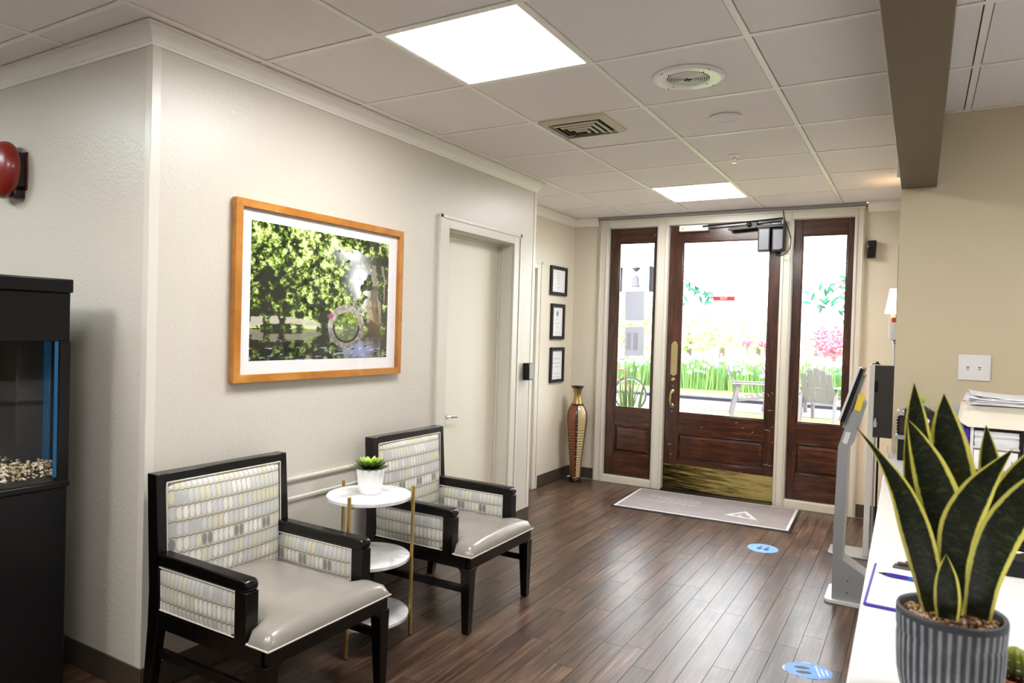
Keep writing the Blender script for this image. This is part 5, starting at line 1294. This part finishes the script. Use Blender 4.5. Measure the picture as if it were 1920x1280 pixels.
hg = [('pale green tree far beyond the lawn, seen near the door lock', 1290, 40, 2.8, 3.0), ('pale green broad tree far off in the middle of the door glass', 1352, 48, 3.4, 3.1), ('pale green low tree far off right of the middle of the door glass', 1420, 56, 3.2, 2.6), ('pale green tree far off behind the right sidelight', 1530, 65, 4.4, 2.9), ('pale green tree far off behind the left sidelight', 1178, 34, 2.4, 3.4)]
for l, px, Y, r, h in hg: tree('garden_tree', px, Y, r, h, M['leafg'], l, 'tree', 1500, .17, 'pale trees beyond the lawn', h*.42)

def leafy_tree(px, Y, label, boughs):
    p = at_y(px, 700, Y); t = empty('young_tree', (p.x, Y, GZ), label=label, cat='tree', group='young trees close to the porch')
    top = at_y(boughs[0][0][0], boughs[0][0][1], Y); MB().tube([(0, 0, 0), (.01, 0, 1.2), (top.x-p.x, 0, top.z-GZ)], .035, 8, [1, .8, .5]).build('trunk', M['bark'], t)
    for pts in boughs:
        P = [at_y(x, y, Y+.05*i)-Vector((p.x, Y, GZ)) for i, (x, y) in enumerate(pts)]
        b = MB().tube(P, .011, 6, [1-.7*i/(len(P)-1) for i in range(len(P))]).build('branch', M['bark'], t)
        for i in range(len(P)-1):
            for k in range(3):
                o_ = P[i]+(P[i+1]-P[i])*(k/3+.1); d = Vector((rs.uniform(-.6, .9), rs.uniform(-.4, .4), rs.uniform(-.9, .5)))
                fleshleaf(MB(), o_, d, (0, -1, .2), rs.uniform(.09, .15), .022, .002, n=4).build('leaf', M['leaft'], b, angle=80)
leafy_tree(1241, 9.0, 'young tree with cool green leaves reaching into the left of the door glass', [[(1268, 512), (1290, 538), (1318, 560), (1345, 552)], [(1268, 512), (1300, 534), (1325, 548), (1338, 572)], [(1262, 530), (1282, 552), (1284, 578)]])
leafy_tree(1597, 9.6, 'young tree with cool green leaves behind the right sidelight', [[(1592, 520), (1560, 536), (1530, 548), (1506, 545)], [(1592, 540), (1568, 562), (1545, 574), (1515, 566)], [(1590, 560), (1578, 580), (1582, 606)], [(1585, 528), (1556, 552), (1532, 590)]])

# porch chairs
M['resin'] = mat('lilac_grey_resin', srgb(104, 97, 102), .6)
def adirondack(label, px, py, rz):
    p = at_z(px, py, GZ); t = empty('garden_armchair', (p.x, p.y, GZ+.004), rz=rz, label=label, cat='garden chair', group='pale grey slatted garden armchairs on the lawn')
    for s in (-1, 1):
        MB().prism([(.30, 0), (.37, 0), (.33, .60), (.25, .60)], (s*.29-.022, s*.29+.022), 'y').build('leg', M['resin'], t)
        MB().prism([(-.36, 0), (-.29, 0), (-.17, .60), (-.24, .60)], (s*.29-.022, s*.29+.022), 'y').build('leg', M['resin'], t)
        MB().box((-.32, s*.30-.065, .60), (.40, s*.30+.065, .625)).build('armrest', M['resin'], t, .006)
        MB().prism([(-.26, .28), (.30, .36), (.30, .42), (-.26, .33)], (s*.262-.015, s*.262+.015), 'y').build('seat_rail', M['resin'], t)
    for k in range(6):
        x = .29-.095*k; z = .415-.018*k-.02*sin(k*.6); MB().box((x-.042, -.26, z), (x+.042, .26, z+.02)).build('seat_slat', M['resin'], t)
    for k in range(5):
        y = -.22+.11*k; h = .96-.05*abs(k-2)**1.5*.7
        MB().prism([(-.21, .33), (-.185, .33), (-.40, h), (-.425, h)], (y-.048, y+.048), 'y').build('back_slat', M['resin'], t)
    MB().box((-.31, -.25, .60), (-.285, .25, .66)).build('back_rail', M['resin'], t)
adirondack('pale grey garden armchair facing right, seen low in the entrance door glass', 1404, 780, .25)
adirondack('pale grey garden armchair half hidden behind the right stile of the entrance door', 1470, 772, -.1)
adirondack('pale grey garden armchair facing away, seen low in the right sidelight', 1542, 790, 1.35)

# porch beam with lantern
bz = at_y(1193, 502, 8.3).z
pbm = struct('porch_beam', MB().box((-9, 8.22, bz), (5, 8.38, bz+.22)), mat('white_beam', srgb(250, 250, 250), .6))
for s_ in (-8.6, 4.6): MB().box((s_, 8.2, GZ), (s_+.18, 8.4, bz)).build('porch_post', M['trim'], pbm)
for px in (1163, 1222):
    p = at_y(px, 525, 8.26); MB().box((p.x-.022, 8.22, at_y(px, 547, 8.26).z), (p.x+.022, 8.28, bz+.01)).build('dark_bracket', M['curb'], pbm)
lt = empty('hanging_lantern', (at_y(1193, 510, 8.3).x, 8.3, bz), label='grey bell shaped lantern hanging outside above the paper notices', cat='lantern')
M['lant'] = mat('lantern_grey', srgb(96, 92, 98), .4, .4)
MB().lathe([(.052, 0), (.048, -.015), (.022, -.042), (.010, -.048)], n=24).build('canopy', M['lant'], lt); MB().cyl((0, 0, 0), .006, -.10, -.045, 8).build('rod', M['lant'], lt)
MB().lathe([(.012, -.095), (.034, -.108), (.044, -.135), (.048, -.20), (.060, -.232), (.056, -.238)], n=28).build('bell_body', M['lant'], lt)
MB().lathe([(.036, -.238), (.034, -.258), (.012, -.266)], n=20).build('lamp_glass', M['clearp'], lt)

# potted strap-leaved plant by the left sidelight
sp_ = at_y(1178, 790, 6.95); fl = empty('strap_leaf_plant', (sp_.x, 6.95, GZ+.004), label='pot of long green strap leaves outside the left sidelight', cat='plant')
MB().lathe([(.11, 0), (.13, .02), (.16, .26), (.165, .28), (.15, .28), (.14, .25)], n=28).build('pot', M['terra'], fl); MB().lathe([(.145, .25), (.002, .26)], n=16).build('soil', M['soil'], fl)
M['strap'] = mat('strap_leaf', fn=lambda: mix(noise_n(wpos(), 8, 3), srgb(34, 66, 18), srgb(92, 118, 40)), rough=.5)
base = sp_.x
for k, (tx, ty, w_) in enumerate(((1160, 688, .018), (1172, 684, .024), (1181, 692, .022), (1190, 683, .016), (1213, 694, .020), (1200, 728, .014), (1166, 716, .020), (1186, 712, .024), (1155, 724, .018), (1176, 730, .022), (1204, 705, .012))):
    tip = at_y(tx, ty, 6.95+.03*((k % 3)-1)); b0 = Vector((base+.05*((k % 5)-2)*.5, 6.95+.02*((k*2 % 5)-2), GZ+.25)); mid = b0*.45+tip*.55+Vector(((b0.x-tip.x)*.18, 0, .05)); vs = []; fs = []
    for i in range(9):
        t = i/8; p = b0*(1-t)**2+mid*2*t*(1-t)+tip*t*t; ww = w_*(1-t**2.5)+.001
        vs += [p+Vector((-ww, .006, 0)), p+Vector((0, -.004, 0)), p+Vector((ww, .006, 0)), p+Vector((0, .010, 0))]
    for i in range(8): fs += [(i*4+j, i*4+(j+1) % 4, i*4+4+(j+1) % 4, i*4+4+j) for j in range(4)]
    fs += [(3, 2, 1, 0), (32, 33, 34, 35)]
    MB().add([v-Vector((sp_.x, 6.95, GZ+.004)) for v in vs], fs).build('leaf', M['strap'], fl, angle=60)

# bicycle
wc = at_y(1181, 745, 12.5); bk = empty('bicycle', (wc.x, 12.5, GZ+.004), rz=0, label='bicycle with a dark tyre and red grips parked behind the strap leaved plant', cat='bicycle')
WR = .31; M['tyre'] = mat('tyre_rubber', srgb(44, 46, 56), .7); M['frame_blue'] = mat('bike_frame_paint', srgb(150, 60, 64), .3)
for cx in (0, -1.02):
    tyre = [(cx+WR*cos(2*pi*k/40), 0, WR+.02+WR*sin(2*pi*k/40)) for k in range(41)]; o_ = MB().tube(tyre, .019, 8).build('tyre', M['tyre'], bk)
    MB().tube([(cx+(WR-.025)*cos(2*pi*k/40), 0, WR+.02+(WR-.025)*sin(2*pi*k/40)) for k in range(41)], .008, 6).build('rim', M['chrome'], o_)
    mb = MB().tube([(cx, -.03, WR+.02), (cx, .03, WR+.02)], .016, 8)
    for k in range(16): a = 2*pi*k/16; mb.tube([(cx, 0, WR+.02), (cx+(WR-.03)*cos(a), 0, WR+.02+(WR-.03)*sin(a))], .0016, 4)
    mb.build('spokes', M['chrome'], o_)
mb = MB(); hz = WR+.02; S = {'h': (-.14, 0, .78), 'h2': (-.11, 0, .68), 'bb': (-.60, 0, .28), 'st': (-.74, 0, .80), 'r': (-1.02, 0, hz)}
for a_, b_ in (('h', 'st'), ('h2', 'bb'), ('bb', 'st'), ('bb', 'r'), ('st', 'r'), ('h', 'h2')): mb.tube([S[a_], S[b_]], .016, 8)
mb.tube([S['h2'], (-.05, .0, .50), (0, 0, hz)], .014, 8); mb.build('frame', M['frame_blue'], bk)
MB().box((-.88, -.06, .84), (-.62, .06, .88)).build('saddle', M['black'], bk, .015)
mb = MB().tube([(-.14, 0, .78), (-.15, 0, .93)], .013, 8); mb.tube([(-.25, -.27, .97), (-.15, -.16, .96), (-.13, 0, .94), (-.15, .16, .96), (-.25, .27, .97)], .011, 8); hb_ = mb.build('handlebar', M['chrome'], bk)
for s in (-1, 1): MB().tube([(-.25, s*.27, .97), (-.36, s*.30, .965)], .017, 8).build('grip', mat('red_grip', srgb(170, 60, 60), .5), hb_)
